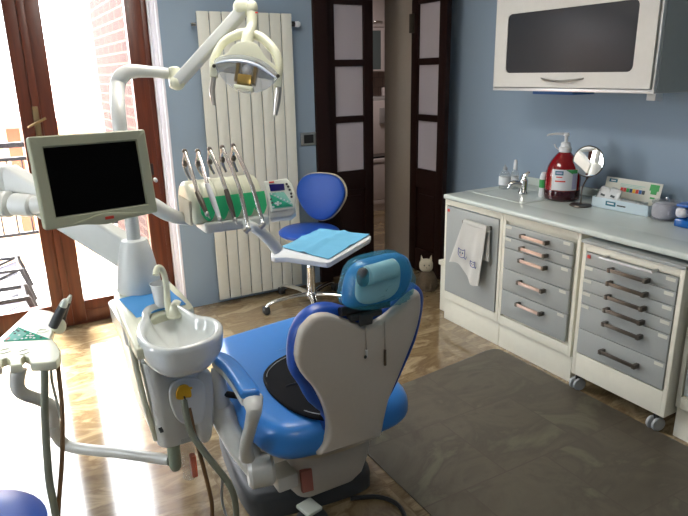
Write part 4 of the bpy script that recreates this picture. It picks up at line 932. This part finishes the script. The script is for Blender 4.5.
for pts in ([(214, 69), (213.5, 80), (212, 92), (214, 105)], [(278, 79), (279, 90), (277.5, 102), (275.5, 115)]):
    x, y = pts[0]; MB().ob(D(x, y+3, LD-0.01), (CR, CU, CF), (0.014, 0.020, 0.014), 0.005).build('handle_mount', 'cream_plastic', ol)
    MB().tube([D(a, b, LD-0.01) for a, b in pts[1:]]if 0 else [D(a, b, LD-0.01) for a, b in pts], [0.007, 0.010, 0.011, 0.007], 10, 4, (0.7, 1)).build('grip_handle', 'steel', ol)
    MB().cyl(D(x, y-3, LD-0.035), D(x, y-3, LD-0.02), 0.007, n=10).build('screw', 'hinge_bronze', ol)

# ================================================================ MONITOR
mc = V((0.2776, 2.0472, 1.3364)); uu = V((0.974, 0.2264, -0.0115)); vv = V((-0.0202, 0.1373, 0.9903)); nn = V((0.2258, -0.9643, 0.1383))
mw, mh = 0.180, 0.138
mo = empty('monitor', mc-vv*mh, 'cream-framed flat monitor with black screen hanging on the lamp pole', 'monitor')
def mq(a, b, c=0): return mc+uu*a+vv*b+nn*c
fr = MB()
def frame_ring(hw, hh, r, c, dn=0):
    o = []
    for qx, qy, a0 in ((1, 1, 0), (-1, 1, PI/2), (-1, -1, PI), (1, -1, 1.5*PI)):
        for i in range(5): a = a0+PI/2*i/4; o.append(mq(qx*(hw-r)+r*math.cos(a), qy*(hh-r)+r*math.sin(a)+dn, c))
    return o
sw_, sh_ = mw-0.036, mh-0.034
fr.loft([frame_ring(mw-0.01, mh-0.01, 0.01, -0.035), frame_ring(mw, mh, 0.01, -0.028), frame_ring(mw, mh, 0.008, -0.004), frame_ring(mw-0.004, mh-0.004, 0.008, 0), frame_ring(sw_+0.004, sh_+0.004, 0.003, 0.0), frame_ring(sw_, sh_, 0.003, -0.006), frame_ring(0.01, 0.01, 0.002, -0.006)])
fr.build('bezel', 'bezel', mo)
MB().loft([frame_ring(mw-0.03, mh-0.03, 0.02, -0.055), frame_ring(mw-0.012, mh-0.012, 0.02, -0.033)]).build('back_shell', 'bezel_side', mo)
MB().ob(mq(0, 0, -0.0045), (uu, vv, nn), (sw_-0.001, sh_-0.001, 0.0015)).build('screen', 'screen_black', mo)
# lower lip swelling with the red badge
LP = catmull([mq(a, b, 0) for a, b in [(-0.10, -mh+0.006), (-0.06, -mh-0.002), (0, -mh-0.010), (0.06, -mh-0.004), (mw-0.01, -mh+0.003), (0.06, -mh+0.018), (0.0, -mh+0.026), (-0.05, -mh+0.018)]], 3, True)
MB().pillow(LP, nn, 0.006, 0.003, r0=0.0).build('lower_lip', 'bezel', mo)
MB().ob(mq(0.012, -mh+0.009, 0.0065), (uu, vv, nn), (0.014, 0.0045, 0.001), 0.0).build('red_badge', 'red_mark', mo)
MB().tube([mq(0, 0, -0.05), mq(0.02, 0, -0.12), V((0.42, 2.34, 1.33))], 0.022, 12, 4).build('bracket_arm', 'bezel_side', mo)
MB().cyl((0.42, 2.37, 1.29), (0.42, 2.37, 1.37), 0.034, n=20, bev=0.004).build('pole_clamp', 'arm_grey', mo)
MB().ell(D(155.5, 180, 2.06), (X, Y, Z), (0.006, 0.02, 0.008)).build('side_knob', 'white_plastic', mo)

# ================================================================ INSTRUMENT CONSOLE ON ITS ARMS
ic = empty('instrument_console', (0.42, 2.40, 0.9), 'swing-arm instrument console with cream body, green holder, keypad and tray', 'dental console')
A_, B_ = D(128, 253, 2.40), D(6, 178, 2.46); ax = (B_-A_).normalized(); sx_ = ax.cross(Z).normalized(); sz_ = sx_.cross(ax)
L_ = (B_-A_).length
MB().ob((A_+B_)/2, (ax, sx_, sz_), (L_/2, 0.035, 0.062), 0.014, 3).build('lift_arm', 'arm_grey', ic)
MB().ob(B_-V((0.10, -0.02, 0.01)), (X-Y*0.2, Y+X*0.2, Z), (0.12, 0.04, 0.062), 0.014, 3).build('lift_arm_end', 'arm_grey', ic)
k = MB(); k.cyl(D(-25, 205, 2.44), D(10, 204, 2.41), 0.052, n=24, bev=0.006); k.build('elbow_joint', 'arm_grey', ic)
k = MB(); k.cyl(D(13, 204, 2.405), D(34, 206, 2.39), 0.044, n=24, bev=0.008); k.build('elbow_sleeve', 'arm_grey', ic)
MB().tube([D(30, 206, 2.40), D(62, 200, 2.34), D(100, 196, 2.25), D(130, 198, 2.20), D(152, 205, 2.21), D(168, 214, 2.24), D(186, 219, 2.28), D(215, 217, 2.30)], [0.036, 0.032, 0.029, 0.029, 0.029, 0.027, 0.023, 0.021], 14).build('swing_arm', 'arm_grey', ic)
cy0 = 2.20; x0, x1 = 0.585, 0.866; zc = 1.165
prof = [(0.10, -0.03), (0.105, 0.03), (0.085, 0.075), (0.04, 0.10), (-0.01, 0.095), (-0.05, 0.065), (-0.075, 0.02), (-0.085, -0.03), (-0.06, -0.045), (0.05, -0.045)]
P_ = catmull([V((x0, cy0+a, zc+b)) for a, b in prof], 4, True)
MB().pillow(P_, X, x1-x0, 0.016).build('body', 'cream_plastic', ic)
# ribs between instrument slots
for i in range(4):
    xr = x0+0.052*(i+1)
    P2 = catmull([V((xr-0.004, cy0+a*1.03, zc+0.002+b*1.03)) for a, b in prof[2:7]+[(-0.03, 0.03), (0.05, 0.04)]], 3, True)
    MB().pillow(P2, X, 0.008, 0.003).build('rib', 'cream_plastic', ic)
# lower shelf
MB().box(x0+0.035, x1+0.004, cy0-0.105, cy0+0.02, zc-0.075, zc-0.035, 0.012, 3).build('lower_shelf', 'arm_grey', ic)
MB().ob((x0-0.002, cy0, zc+0.0), (X, Y, Z), (0.006, 0.07, 0.045), 0.005).build('end_cap', 'cat_white', ic)
# green silicone holder with scalloped edge
g = []
nx_ = 60
for i in range(nx_+1):
    t = i/nx_; xx = x0+0.030+(x1-x0-0.030)*t; ph = (t*5) % 1.0; low = -0.030+0.030*(abs(ph-0.5)*2)**2
    row = []
    for j in range(7):
        zz_ = 0.052+(low-0.052)*j/6
        # front surface of the body at that height
        yv = -0.062-0.026*max(0, (0.05-zz_)/0.08)**0.8 - 0.010
        row.append(V((xx, cy0+yv, zc+zz_)))
    g.append(row)
MB().sheet(g, -0.004).build('green_holder', 'green_silicone', ic, 60)
# keypad
kp = [(263.5, 181), (287, 178), (291.5, 183), (295, 192.5), (295.3, 208.3), (270.8, 212)]
kc = D(280, 195, 2.20); kn = (-CF+CU*0.25).normalized()
KP = [onp(x, y, kc, kn) for x, y in kp]
kb = MB().pillow(KP, -kn, 0.035, 0.006).build('keypad_box', 'panel_white', ic)
MB().pillow([onp(x, y, kc-kn*0.012, kn) for x, y in [(268, 203), (294.5, 201), (295.5, 212), (290, 216.5), (270, 218.5)]], -kn, 0.05, 0.008).build('keypad_base', 'unit_white', ic)
def kpatch(pts, mt_, nm, off=0.001, th=0.0012): return MB().pillow([onp(x, y, kc, kn)+kn*0.0005 for x, y in pts], kn, off+th, 0.0003, 2, 0).build(nm, mt_, kb)
kpatch([(269, 184.6), (284, 183.8), (284.9, 190.3), (270.5, 191.5)], 'lcd_blue', 'lcd')
kpatch([(268.8, 182), (274, 181.4), (274.3, 182.8), (269.2, 183.4)], 'red_mark', 'red_badge')
kpatch([(269.5, 193.2), (284, 192), (292.8, 204.5), (293, 207), (272.5, 208.8)], 'panel_mint', 'mint_field')
kpatch([(270, 194.5), (292.5, 206), (272.8, 208.5)], 'panel_green', 'green_field', 0.0016)
bt = MB()
for i in range(7): bt.ell(onp(271.5+i*3.2, 194.5+i*1.45, kc, kn)+kn*0.002, (CR, CU, kn), (0.0035, 0.0035, 0.0025), 1, 10, 6)
for a, b in ((278, 202.5), (280.5, 203.8), (275.7, 203.8), (278, 205.3), (278, 204), (273.4, 207.3)): bt.ell(onp(a, b, kc, kn)+kn*0.003, (CR, CU, kn), (0.005, 0.004, 0.0025), 1, 10, 6)
for i in range(4): bt.ell(onp(273+i*3.6, 192.9-i*0.3, kc, kn)+kn*0.002, (CR, CU, kn), (0.003, 0.002, 0.002), 1, 8, 6)
bt.build('white_buttons', 'label_white', kb)
bt = MB()
for a, b in ((286.7, 184.2), (288.3, 186.8), (289.7, 190), (291.2, 193.8), (291.7, 197), (271.4, 199.6), (272.4, 203.2)): bt.ell(onp(a, b, kc, kn)+kn*0.002, (CR, CU, kn), (0.0045, 0.0045, 0.003), 1, 10, 6)
bt.build('dark_buttons', 'dark_mark', kb)
# arm and tray
TZ = 0.95
e0 = onz(277, 252, TZ)
MB().tube([V((0.78, 2.19, 1.10)), D(250, 225.5, 2.23), D(262, 233, 2.25), D(272, 243, 2.28), D(278, 250.5, 2.30)], [0.016, 0.018, 0.020, 0.021, 0.022], 14).build('tray_arm', 'arm_grey', ic)
tp = [(271, 252.5), (274, 250), (281, 246.5), (320, 228.5), (367, 234), (371, 236), (370, 238.5), (331, 261.5), (327, 262.5), (300, 258.8), (286, 257), (275, 257.5), (271, 256)]
TP = [onz(x, y, TZ) for x, y in tp]
MB().pillow(TP, -Z, 0.024, 0.009, 4, 0.004).build('tray', 'white_plastic', ic)
lp = [onz(*q, TZ+0.003) for q in [(281.5, 247.3), (320, 228.7), (369.5, 234.8), (328.5, 259.3)]]
g = []
for i in range(15):
    row = []
    for j in range(15):
        a, b = i/14, j/14
        q = lp[0].lerp(lp[3], b).lerp(lp[1].lerp(lp[2], b), a)
        row.append(q+Z*(0.0012+0.0065*max(0, 1-abs(a-0.5)*12)+0.006*max(0, 1-abs(b-0.5)*12)+0.003*max(0, 1-abs(a-b)*9)+0.0015*math.sin(a*13+b*9)**2))
    g.append(row)
tag(MB().sheet(g, -0.0015).build('paper_tray_liner', 'paper_blue', None, org=lp[0]), 'folded light blue paper sheet covering the swing-arm instrument tray', 'paper liner')

# instruments hanging in the console
hp_ = [  # top, mid, tip, handle material, rad, loop
 ((184.5, 151), (197, 192), (207, 214), 'dark_steel', 'slim chrome handpiece with dark sleeve, leftmost in the green holder', (190, 180)),
 ((197.5, 151), (207, 184), (220, 219), 'white_plastic', 'handpiece with white tip sleeve, second from the left in green holder', (203, 176)),
 ((209.5, 149), (226, 190), (235, 220), 'dark_steel', 'handpiece with black tapered sleeve in the middle of the green holder', (214, 174)),
 ((222, 147), (240, 190), (248.5, 229), 'chrome', 'long chrome handpiece with bent head, fourth from left in green holder', (226, 172)),
 ((233, 145.5), (252, 186), (263.5, 224.5), 'chrome', 'chrome handpiece with bent head, nearest the keypad', (237, 172))]
for i, (t_, m__, b_, mt_, lb, lo) in enumerate(hp_):
    bs = D(m__[0], m__[1], 2.10)
    e = empty('handpiece', bs, lb, 'handpiece', 'handpieces in the instrument console')
    tt = D(t_[0], t_[1], 2.20); mm_ = D(m__[0], m__[1], 2.13); bb = D(b_[0], b_[1], 2.10)
    MB().tube([tt, tt.lerp(mm_, 0.5)+CR*0.003, mm_], [0.0060, 0.0065, 0.0070], 10, 4).build('whip_tube', 'chrome', e)
    MB().tube([mm_, mm_.lerp(bb, 0.4), mm_.lerp(bb, 0.8), bb], [0.0080, 0.0105 if mt_ != 'chrome' else 0.0085, 0.008, 0.005], 10, 3).build('handle', mt_, e)
    hd = MB(); hd.ell(bb, (CR, CU, CF), (0.008, 0.010, 0.008), 1, 12, 8)
    if i > 2: hd.tube([bb, bb-CR*0.012-CU*0.012], [0.007, 0.009], 10, 1)
    else: hd.tube([bb, bb+(bb-mm_).normalized()*0.02+CR*0.004], [0.004, 0.0015], 8, 1)
    hd.build('head', 'steel', e)
    l0 = D(lo[0], lo[1], 2.27)
    MB().tube([tt, tt+CF*0.02-CU*0.005, D(t_[0]-0.5, t_[1]+14, 2.25), l0], [0.006, 0.008, 0.0065, 0.006], 10, 4).build('rear_arm', 'chrome', e)
    MB().ell(tt, (CR, CU, CF), (0.009, 0.009, 0.010), 1, 12, 8).build('joint', 'dark_steel', e)
    MB().ell(D(t_[0]+0.5, t_[1]+13, 2.24), (CR, CU, CF), (0.010, 0.012, 0.010), 1, 12, 8).build('joint', 'dark_steel', e)

# ================================================================ ASSISTANT CONSOLE (lower left)
AZ = 0.72
ap = [(-40, 372), (-40, 352), (0, 337), (30, 309.5), (34, 308.5), (50, 310.5), (55.5, 313), (56, 317), (52.5, 325), (53, 331), (50.5, 337), (57, 344), (60.5, 350), (60, 357), (56, 361), (48, 362.5), (30, 363), (28, 357), (24, 355), (21.5, 358), (22, 364), (10, 365.5), (9, 360), (6, 357.5), (2, 359), (1, 366)]
AP = [onz(x, y, AZ) for x, y in ap]
ac = empty('assistant_console', (0.0, 2.25, AZ-0.03), 'cream assistant control tray with green keypad on a low tube arm', 'dental console')
MB().pillow(AP, -Z, 0.035, 0.012, 4, 0.006).build('body', 'cream_plastic', ac)
def apatch(pts, mt_, nm, z=0.0): return MB().pillow([onz(x, y, AZ+0.0005) for x, y in pts], Z, 0.0015+z, 0.0005, 2, 0).build(nm, mt_, ac)
apatch([(3, 341.5), (18, 327), (50.5, 339.5)], 'panel_green', 'keypad')
apatch([(4.5, 341), (17.8, 328.5), (27, 334), (18, 340.6)], 'panel_mint', 'keypad_mint', 0.0005)
bt = MB()
for a, b in ((30.5, 333.5), (33, 335.5), (27.5, 335.5), (30.5, 337.5), (30.5, 335.5), (26, 338), (34, 338), (22, 338.5), (15, 339.3), (19, 335)): bt.ell(onz(a, b, AZ+0.003), (X, Y, Z), (0.005, 0.006, 0.002), 1, 10, 6)
bt.build('white_buttons', 'label_white', ac)
bt = MB()
for a, b in ((25, 331.5), (41, 337.5), (13.5, 331.5), (17, 330), (18.5, 331), (14.8, 333.5)): bt.ell(onz(a, b, AZ+0.003), (X, Y, Z), (0.005, 0.006, 0.002), 1, 10, 6)
bt.build('dark_buttons', 'dark_mark', ac)
apatch([(5, 340.6), (9.5, 337.3), (10.5, 338.2), (6.5, 341)], 'red_mark', 'red_badge', 0.001)
for a, b in ((42, 331), (24, 352), (5, 351)):
    c = onz(a, b, AZ); MB().lathe([(0.020, -0.004), (0.0205, 0.003), (0.0165, 0.003), (0.016, -0.002)], c, 20).build('holder_ring', 'cream_plastic', ac)
MB().tube([D(19, 368, 2.10), D(17, 383, 2.10), D(22, 393, 2.12), D(40, 400, 2.18), D(51.5, 407, 2.22), D(55, 430, 2.30), D(62, 442, 2.34), D(76, 448, 2.34), D(120, 453, 2.28), D(170, 460, 2.20)], [0.026, 0.024, 0.022, 0.021, 0.021, 0.021, 0.021, 0.021, 0.020, 0.020], 14, 6).build('support_tube', 'unit_white', ac)
MB().cyl(D(54, 424, 2.28), D(54.6, 433, 2.31), 0.024, n=16).build('tube_collar', 'unit_white', ac)
# suction handpieces + hoses
for nm, lb, pts, rad, mt_, dd in (
    ('suction_handpiece', 'dark grey suction handpiece, front one in the assistant tray', [(53, 326.5), (58.5, 315.5), (63, 306)], [0.017, 0.018, 0.016], 'dark_base', [2.30, 2.29, 2.28]),
    ('suction_handpiece', 'dark grey suction handpiece, half hidden behind the front one', [(61, 322), (64.5, 311), (68, 302)], [0.013, 0.013, 0.011], 'dark_base', [2.36, 2.35, 2.34])):
    e = empty(nm, D(pts[0][0], pts[0][1], dd[0]), lb, 'handpiece')
    MB().tube([D(x, y, d_) for (x, y), d_ in zip(pts, dd)], rad, 14, 3).build('grip', mt_, e)
    a, b_ = D(pts[1][0], pts[1][1], dd[1]), D(pts[2][0], pts[2][1], dd[2]); dr_ = (b_-a).normalized()
    MB().tube([b_-dr_*0.002, b_+dr_*0.012, b_+dr_*0.013+dr_*0.012, b_+dr_*0.03], [rad[2]*0.95, rad[2]*0.9, rad[2]*0.65, rad[2]*0.5], 12, 1).build('nozzle', 'panel_white', e)
P0 = D(58, 330, 2.32)
MB().ell(D(59, 326, 2.34), (X, Y, Z), (0.026, 0.028, 0.03)).build('holder_cradle', 'cream_plastic', ac)
MB().tube([D(44.5, 362, 2.10), D(44.8, 385, 2.09), D(45, 420, 2.08), D(49, 478, 2.05), D(54, 505, 2.04), D(60, 540, 2.02)], 0.0125, 12).build('grey_hose', 'grey_hose', ac)
MB().tube([D(57, 358, 2.14), D(59.5, 380, 2.12), D(62.5, 415, 2.10), D(62, 460, 2.08), D(59, 500, 2.05), D(57, 540, 2.03)], 0.0075, 10).build('brown_hose', 'brown_hose', ac)
MB().tube([D(51, 362, 2.16), D(52, 381, 2.15), D(57, 402, 2.14), D(61, 418, 2.13)], 0.005, 8).build('thin_hose', 'grey_rubber', ac)

# ================================================================ DENTAL CHAIR
ch = empty('dental_chair', (0.92, 1.95, 0), 'blue dental chair seen from behind with pale grey back shell', 'dental chair')
# base plate on the floor, foot housing
P_ = catmull([V((a, b, 0.001)) for a, b in [(0.64, 1.93), (0.70, 1.86), (0.90, 1.82), (1.08, 1.81), (1.15, 1.86), (1.16, 2.1), (1.15, 2.5), (1.05, 2.62), (0.85, 2.62), (0.72, 2.5), (0.66, 2.2)]], 3, True)
MB().pillow(P_, Z, 0.10, 0.03, 4, 0.004).build('base_plate', 'dark_base', ch)
b = MB(); b.loft([rr(0.935, 2.0, 0.13, 0.21, 0.09, 0.05), rr(0.935, 2.0, 0.155, 0.235, 0.13, 0.06), rr(0.94, 1.99, 0.165, 0.24, 0.20, 0.06), rr(0.95, 1.98, 0.17, 0.245, 0.34, 0.06), rr(0.95, 1.98, 0.155, 0.23, 0.40, 0.06)])
b.build('lift_housing', 'unit_shell', ch)
q = [ony(*p, 1.752) for p in [(299, 470), (311, 466.5), (313, 488), (301, 492)]]
MB().pillow([ony(x, y, 1.752) for x, y in [(299, 470), (310, 467), (312, 488), (301, 491)]], -Y, 0.016, 0.001).build('warning_label', 'faded_red', ch)
b = MB(); b.ell((0.90, 1.97, 0.405), (X, Y, Z), (0.25, 0.37, 0.075), 0.7, 28, 12, 0.8); b.build('seat_shell', 'cream_shell', ch)
so = [(0.69, 2.36), (0.655, 2.20), (0.62, 2.0), (0.605, 1.80), (0.635, 1.64), (0.72, 1.575), (0.92, 1.56), (1.10, 1.575), (1.185, 1.64), (1.215, 1.80), (1.21, 2.0), (1.23, 2.25), (1.235, 2.44), (1.18, 2.50), (0.95, 2.475), (0.76, 2.445), (0.71, 2.42)]
P_ = catmull([V((a, b_, 0.415)) for a, b_ in so], 4, True)
MB().pillow(P_, Z, 0.125, 0.06, 6, 0.045, dome=0.008).build('seat', 'blue_vinyl', ch, 60)
# black knee/seat pad
pp = [(263, 379), (268.5, 368), (283, 358), (305, 352), (345, 365), (350, 400), (340, 424), (325, 421.5), (309, 418.5), (289, 410), (270, 394)]
PP = catmull([onz(x, y, 0.547) for x, y in pp], 4, True)
pd = MB().pillow(PP, Z, 0.012, 0.008, 4, 0.002).build('seat_pad', 'black_leather', ch, 60)
MB().tube([p+Z*0.011 for p in shrink(PP, 0.90, 0.549, sum(PP, V((0, 0, 0)))/len(PP))][:34], 0.0016, 6, 1).build('stitching', 'caster_grey', pd)
a, b_ = onz(286, 386, 0.56), onz(330, 372, 0.56)
MB().tube([a, (a+b_)/2, b_], 0.003, 6, 3).build('pad_seam', 'black_plastic', pd)
# backrest
b0 = V((0.905, 1.56, 0.40)); bu = V((0, -0.22, 1)).normalized(); bn = V((0, -1, -0.22)).normalized()
sh_o = [(318, 456.5), (324, 447), (327.5, 438), (328, 426), (325, 412), (315, 391), (303, 377), (297, 360), (301, 337), (308, 327), (316, 320.5), (330, 318.5), (350, 325), (367, 329), (385, 320.5), (402, 305.5), (411, 297.5), (417, 295), (419.5, 300), (419, 315), (414, 336), (405, 359), (396.5, 380), (388, 401), (383.5, 420), (381, 432), (376, 438.5), (345, 449)]
SH = catmull([onp(x, y, b0, bn) for x, y in sh_o], 3, True); sc0 = sum(SH, V((0, 0, 0)))/len(SH); SH = [sc0+(p-sc0)*1.018+X*0.006 for p in SH]
MB().pillow(SH, -bn, 0.030, 0.003, 3, 0.014).build('back_shell', 'unit_shell', ch, 60)
cu_o = [(324, 430), (322, 413), (306.5, 399), (298, 384), (289.5, 371), (287.5, 356), (289, 339), (294, 326), (301.5, 315), (315, 306), (330, 303.5), (345, 307), (365, 312), (381, 306), (392, 298), (402, 288.5), (410, 283.5), (417, 285.5), (420, 294), (418, 312), (412, 336), (402, 360), (391, 384), (380, 405), (377, 425)]
b1 = b0-bn*0.060
CU_ = catmull([onp(x, y, b1, bn) for x, y in cu_o], 3, True)
MB().pillow([p+bn*0.034 for p in CU_], -bn, 0.070, 0.033, 5, 0.022).build('back_cushion', 'blue_vinyl_dark', ch, 60)
# bracket + bar for the head rest
hb = b0+bn*0.0
c1_ = onp(366, 319, b0+bn*0.008, bn)
MB().ob(c1_, (X, bu, bn), (0.022, 0.020, 0.006), 0.004).build('headrest_clamp', 'dark_base', ch)
MB().ob(onp(362, 311, b0-bn*0.03, bn), (X, bu, bn), (0.055, 0.010, 0.03), 0.005).build('headrest_rod', 'dark_base', ch)
c2_ = onp(372, 307, b0-bn*0.01, bn)
MB().tube([onp(340, 312, b0-bn*0.02, bn), onp(388, 303, b0-bn*0.02, bn)], [0.014, 0.014], 10, 1).build('headrest_bar', 'black_plastic', ch)
# cords hanging at the back
for x, y0_, y1_ in ((366.3, 326, 352), (385, 321, 352)):
    mt_ = 'dark_steel'
    MB().tube([onp(x, y0_, b0+bn*0.012, bn), onp(x, (y0_+y1_)/2, b0+bn*0.006, bn), onp(x+0.5, y1_, b0+bn*0.008, bn)], 0.0022, 6).build('cord', 'steel', ch)
MB().tube([onp(366.5, 350, b0+bn*0.008, bn), onp(366.8, 357, b0+bn*0.008, bn)], [0.004, 0.003], 8, 1).build('cord_clip', 'white_plastic', ch)
MB().ell(onp(365.5, 357, b0+bn*0.01, bn), (X, bn, bu), (0.005, 0.004, 0.006)).build('cord_bead', 'dark_mark', ch)
MB().tube([onp(385, 350, b0+bn*0.008, bn), onp(385.2, 365, b0+bn*0.008, bn)], [0.0045, 0.0045], 8, 1).build('cord_clip', 'dark_steel', ch)
# head rest: cushion, mechanism
h0 = V((0.89, 1.37, 1.06)); hn = V((0.05, -1, -0.12)).normalized(); hu = (Z-hn*Z.dot(hn)).normalized(); hr = hu.cross(hn)
ho = [(343, 296), (347, 275), (357, 263), (374, 257), (392, 253.5), (401, 254.5), (405, 259), (407.5, 269), (406.5, 277), (400, 290), (386, 299), (364, 303.5), (346, 305)]
HP = catmull([onp(x, y, h0-hn*0.095, hn) for x, y in ho], 4, True)
hc0 = sum(HP, V((0, 0, 0)))/len(HP)
MB().pillow([hc0+(p-hc0)*1.02+hn*0.035 for p in HP], -hn, 0.055, 0.022, 5, 0.022).build('headrest_cushion', 'blue_vinyl', ch, 60)
MB().cyl(onp(365, 276, h0-hn*0.042, hn), onp(396, 267, h0-hn*0.042, hn), 0.028, n=24, bev=0.008).build('headrest_hinge', 'white_plastic', ch)
MB().ell(onp(378, 283, h0-hn*0.055, hn), (hr, hu, hn), (0.080, 0.062, 0.014), 0.7).build('headrest_back', 'white_plastic', ch)
MB().ell(onp(363, 277, h0-hn*0.04, hn), (hr, hn, hu), (0.016, 0.02, 0.028), 0.8).build('hinge_lever', 'dark_base', ch)
# arm rest
armz = 0.685
ao = [(213, 362), (218, 357), (227, 358.5), (238, 366), (250, 380), (259.5, 394), (257, 397.5), (244, 399), (240, 397), (233, 385), (223, 371.5)]
AO = catmull([onz(x, y, armz-0.02) for x, y in ao], 3, True)
MB().pillow(AO, Z, 0.026, 0.014, 4, 0.002).build('armrest_pad', 'blue_vinyl', ch, 60)
AO2 = inset(AO, -0.006, armz-0.046); 
cA = sum(AO, V((0, 0, 0)))/len(AO)
AO2 = [V((cA.x+(p.x-cA.x)*1.10, cA.y+(p.y-cA.y)*1.03, armz-0.046)) for p in AO]
MB().pillow(AO2, Z, 0.026, 0.008, 3, 0.010).build('armrest_tray', 'unit_white', ch)
MB().tube([onz(252, 399, armz-0.035), ony(254, 410, 1.60), ony(251, 425, 1.63), ony(246, 445, 1.68), ony(247, 458, 1.74)], [0.036, 0.025, 0.021, 0.021, 0.027], 14, 5, (1, 0.75)).build('armrest_post', 'unit_white', ch)
q0 = onz(218, 368, armz-0.045)
MB().tube([q0, V((q0.x-0.005, q0.y-0.01, 0.60)), V((q0.x, q0.y-0.02, 0.50))], [0.024, 0.026, 0.028], 14, 4).build('armrest_strut', 'unit_white', ch)
MB().tube([V((q0.x+0.005, q0.y-0.03, 0.55)), V((q0.x+0.10, q0.y-0.06, 0.52))], 0.012, 10, 1).build('armrest_pivot', 'black_plastic', ch)
# side bracket that carries the armrest and the unit
MB().tube([ony(217, 398, 1.98), ony(224, 415, 1.93), ony(238, 440, 1.86), ony(254, 464, 1.79), ony(262, 476, 1.76)], [0.040, 0.062, 0.064, 0.056, 0.050], 18, 5, (0.75, 1.0)).build('side_bracket', 'unit_white', ch)
dq = ony(260, 474, 1.74)
MB().cyl(dq-X*0.035+Y*0.03, dq+X*0.055+Y*0.01, 0.058, n=28, bev=0.012).build('pivot_drum', 'unit_white', ch)
MB().ob(ony(283, 476, 1.80), (X, Y, Z), (0.04, 0.05, 0.03), 0.01).build('foot_block', 'unit_white', ch)
# bag over the head rest
bo = [(338, 297), (339.5, 290), (345, 271), (356, 259), (374, 253), (392.5, 249.5), (403, 250.5), (408, 256), (411.5, 269), (410.5, 279), (403.5, 292.5), (397, 298), (385, 302.5), (363.5, 307), (342, 309), (338.5, 304)]
BO = catmull([onp(x, y, h0-hn*0.075, hn) for x, y in bo], 4, True)
bgm = MB(); k_ = len(BO); ctr = sum(BO, V((0, 0, 0)))/k_
def rg(f, off, amp=0.0): return [ctr+(p-ctr)*(f+amp*math.sin(i*1.9)+amp*0.7*math.sin(i*4.3))+hn*(off+amp*0.12*math.sin(i*2.7+f*9)) for i, p in enumerate(BO)]
bgm.loft([rg(0.25, 0.088, 0.015), rg(0.48, 0.086, 0.015), rg(0.64, 0.078, 0.014), rg(0.74, 0.062, 0.010), rg(0.81, 0.045, 0.007), rg(0.87, 0.018, 0.006), rg(0.895, -0.010, 0.006), rg(0.885, -0.030, 0.006), rg(0.80, -0.044, 0.006), rg(0.5, -0.050, 0.01)])
bag = bgm.build('headrest_cover', 'bag_film', None, 60, org=ctr)
tag(bag, 'crinkled translucent blue plastic bag pulled over the chair headrest', 'plastic cover')
# foot control peeking in at the bottom edge
p = onz(312, 521)
fcn = empty('foot_pedal', p, 'pale foot control pedal on the floor at the bottom edge', 'pedal')
MB().lathe([(0.06, 0.001), (0.065, 0.01), (0.055, 0.025), (0.03, 0.035)], p, 20).build('base', 'dark_base', fcn)
MB().ob(p+V((0.0, 0.02, 0.048)), (X+Y*0.2, Y-X*0.2, Z-Y*0.2), (0.035, 0.04, 0.010), 0.007, 3).build('lever', 'panel_white', fcn)
tag(MB().tube([V((1.02, 1.79, 0.012)), V((1.12, 1.74, 0.012)), V((1.16, 1.66, 0.012)), V((1.13, 1.56, 0.012)), V((1.05, 1.45, 0.012))], 0.009, 8).build('floor_cable', 'black_plastic', None, org=(1.1, 1.7, 0)), 'black cable curving over the tiles behind the chair base', 'cable')
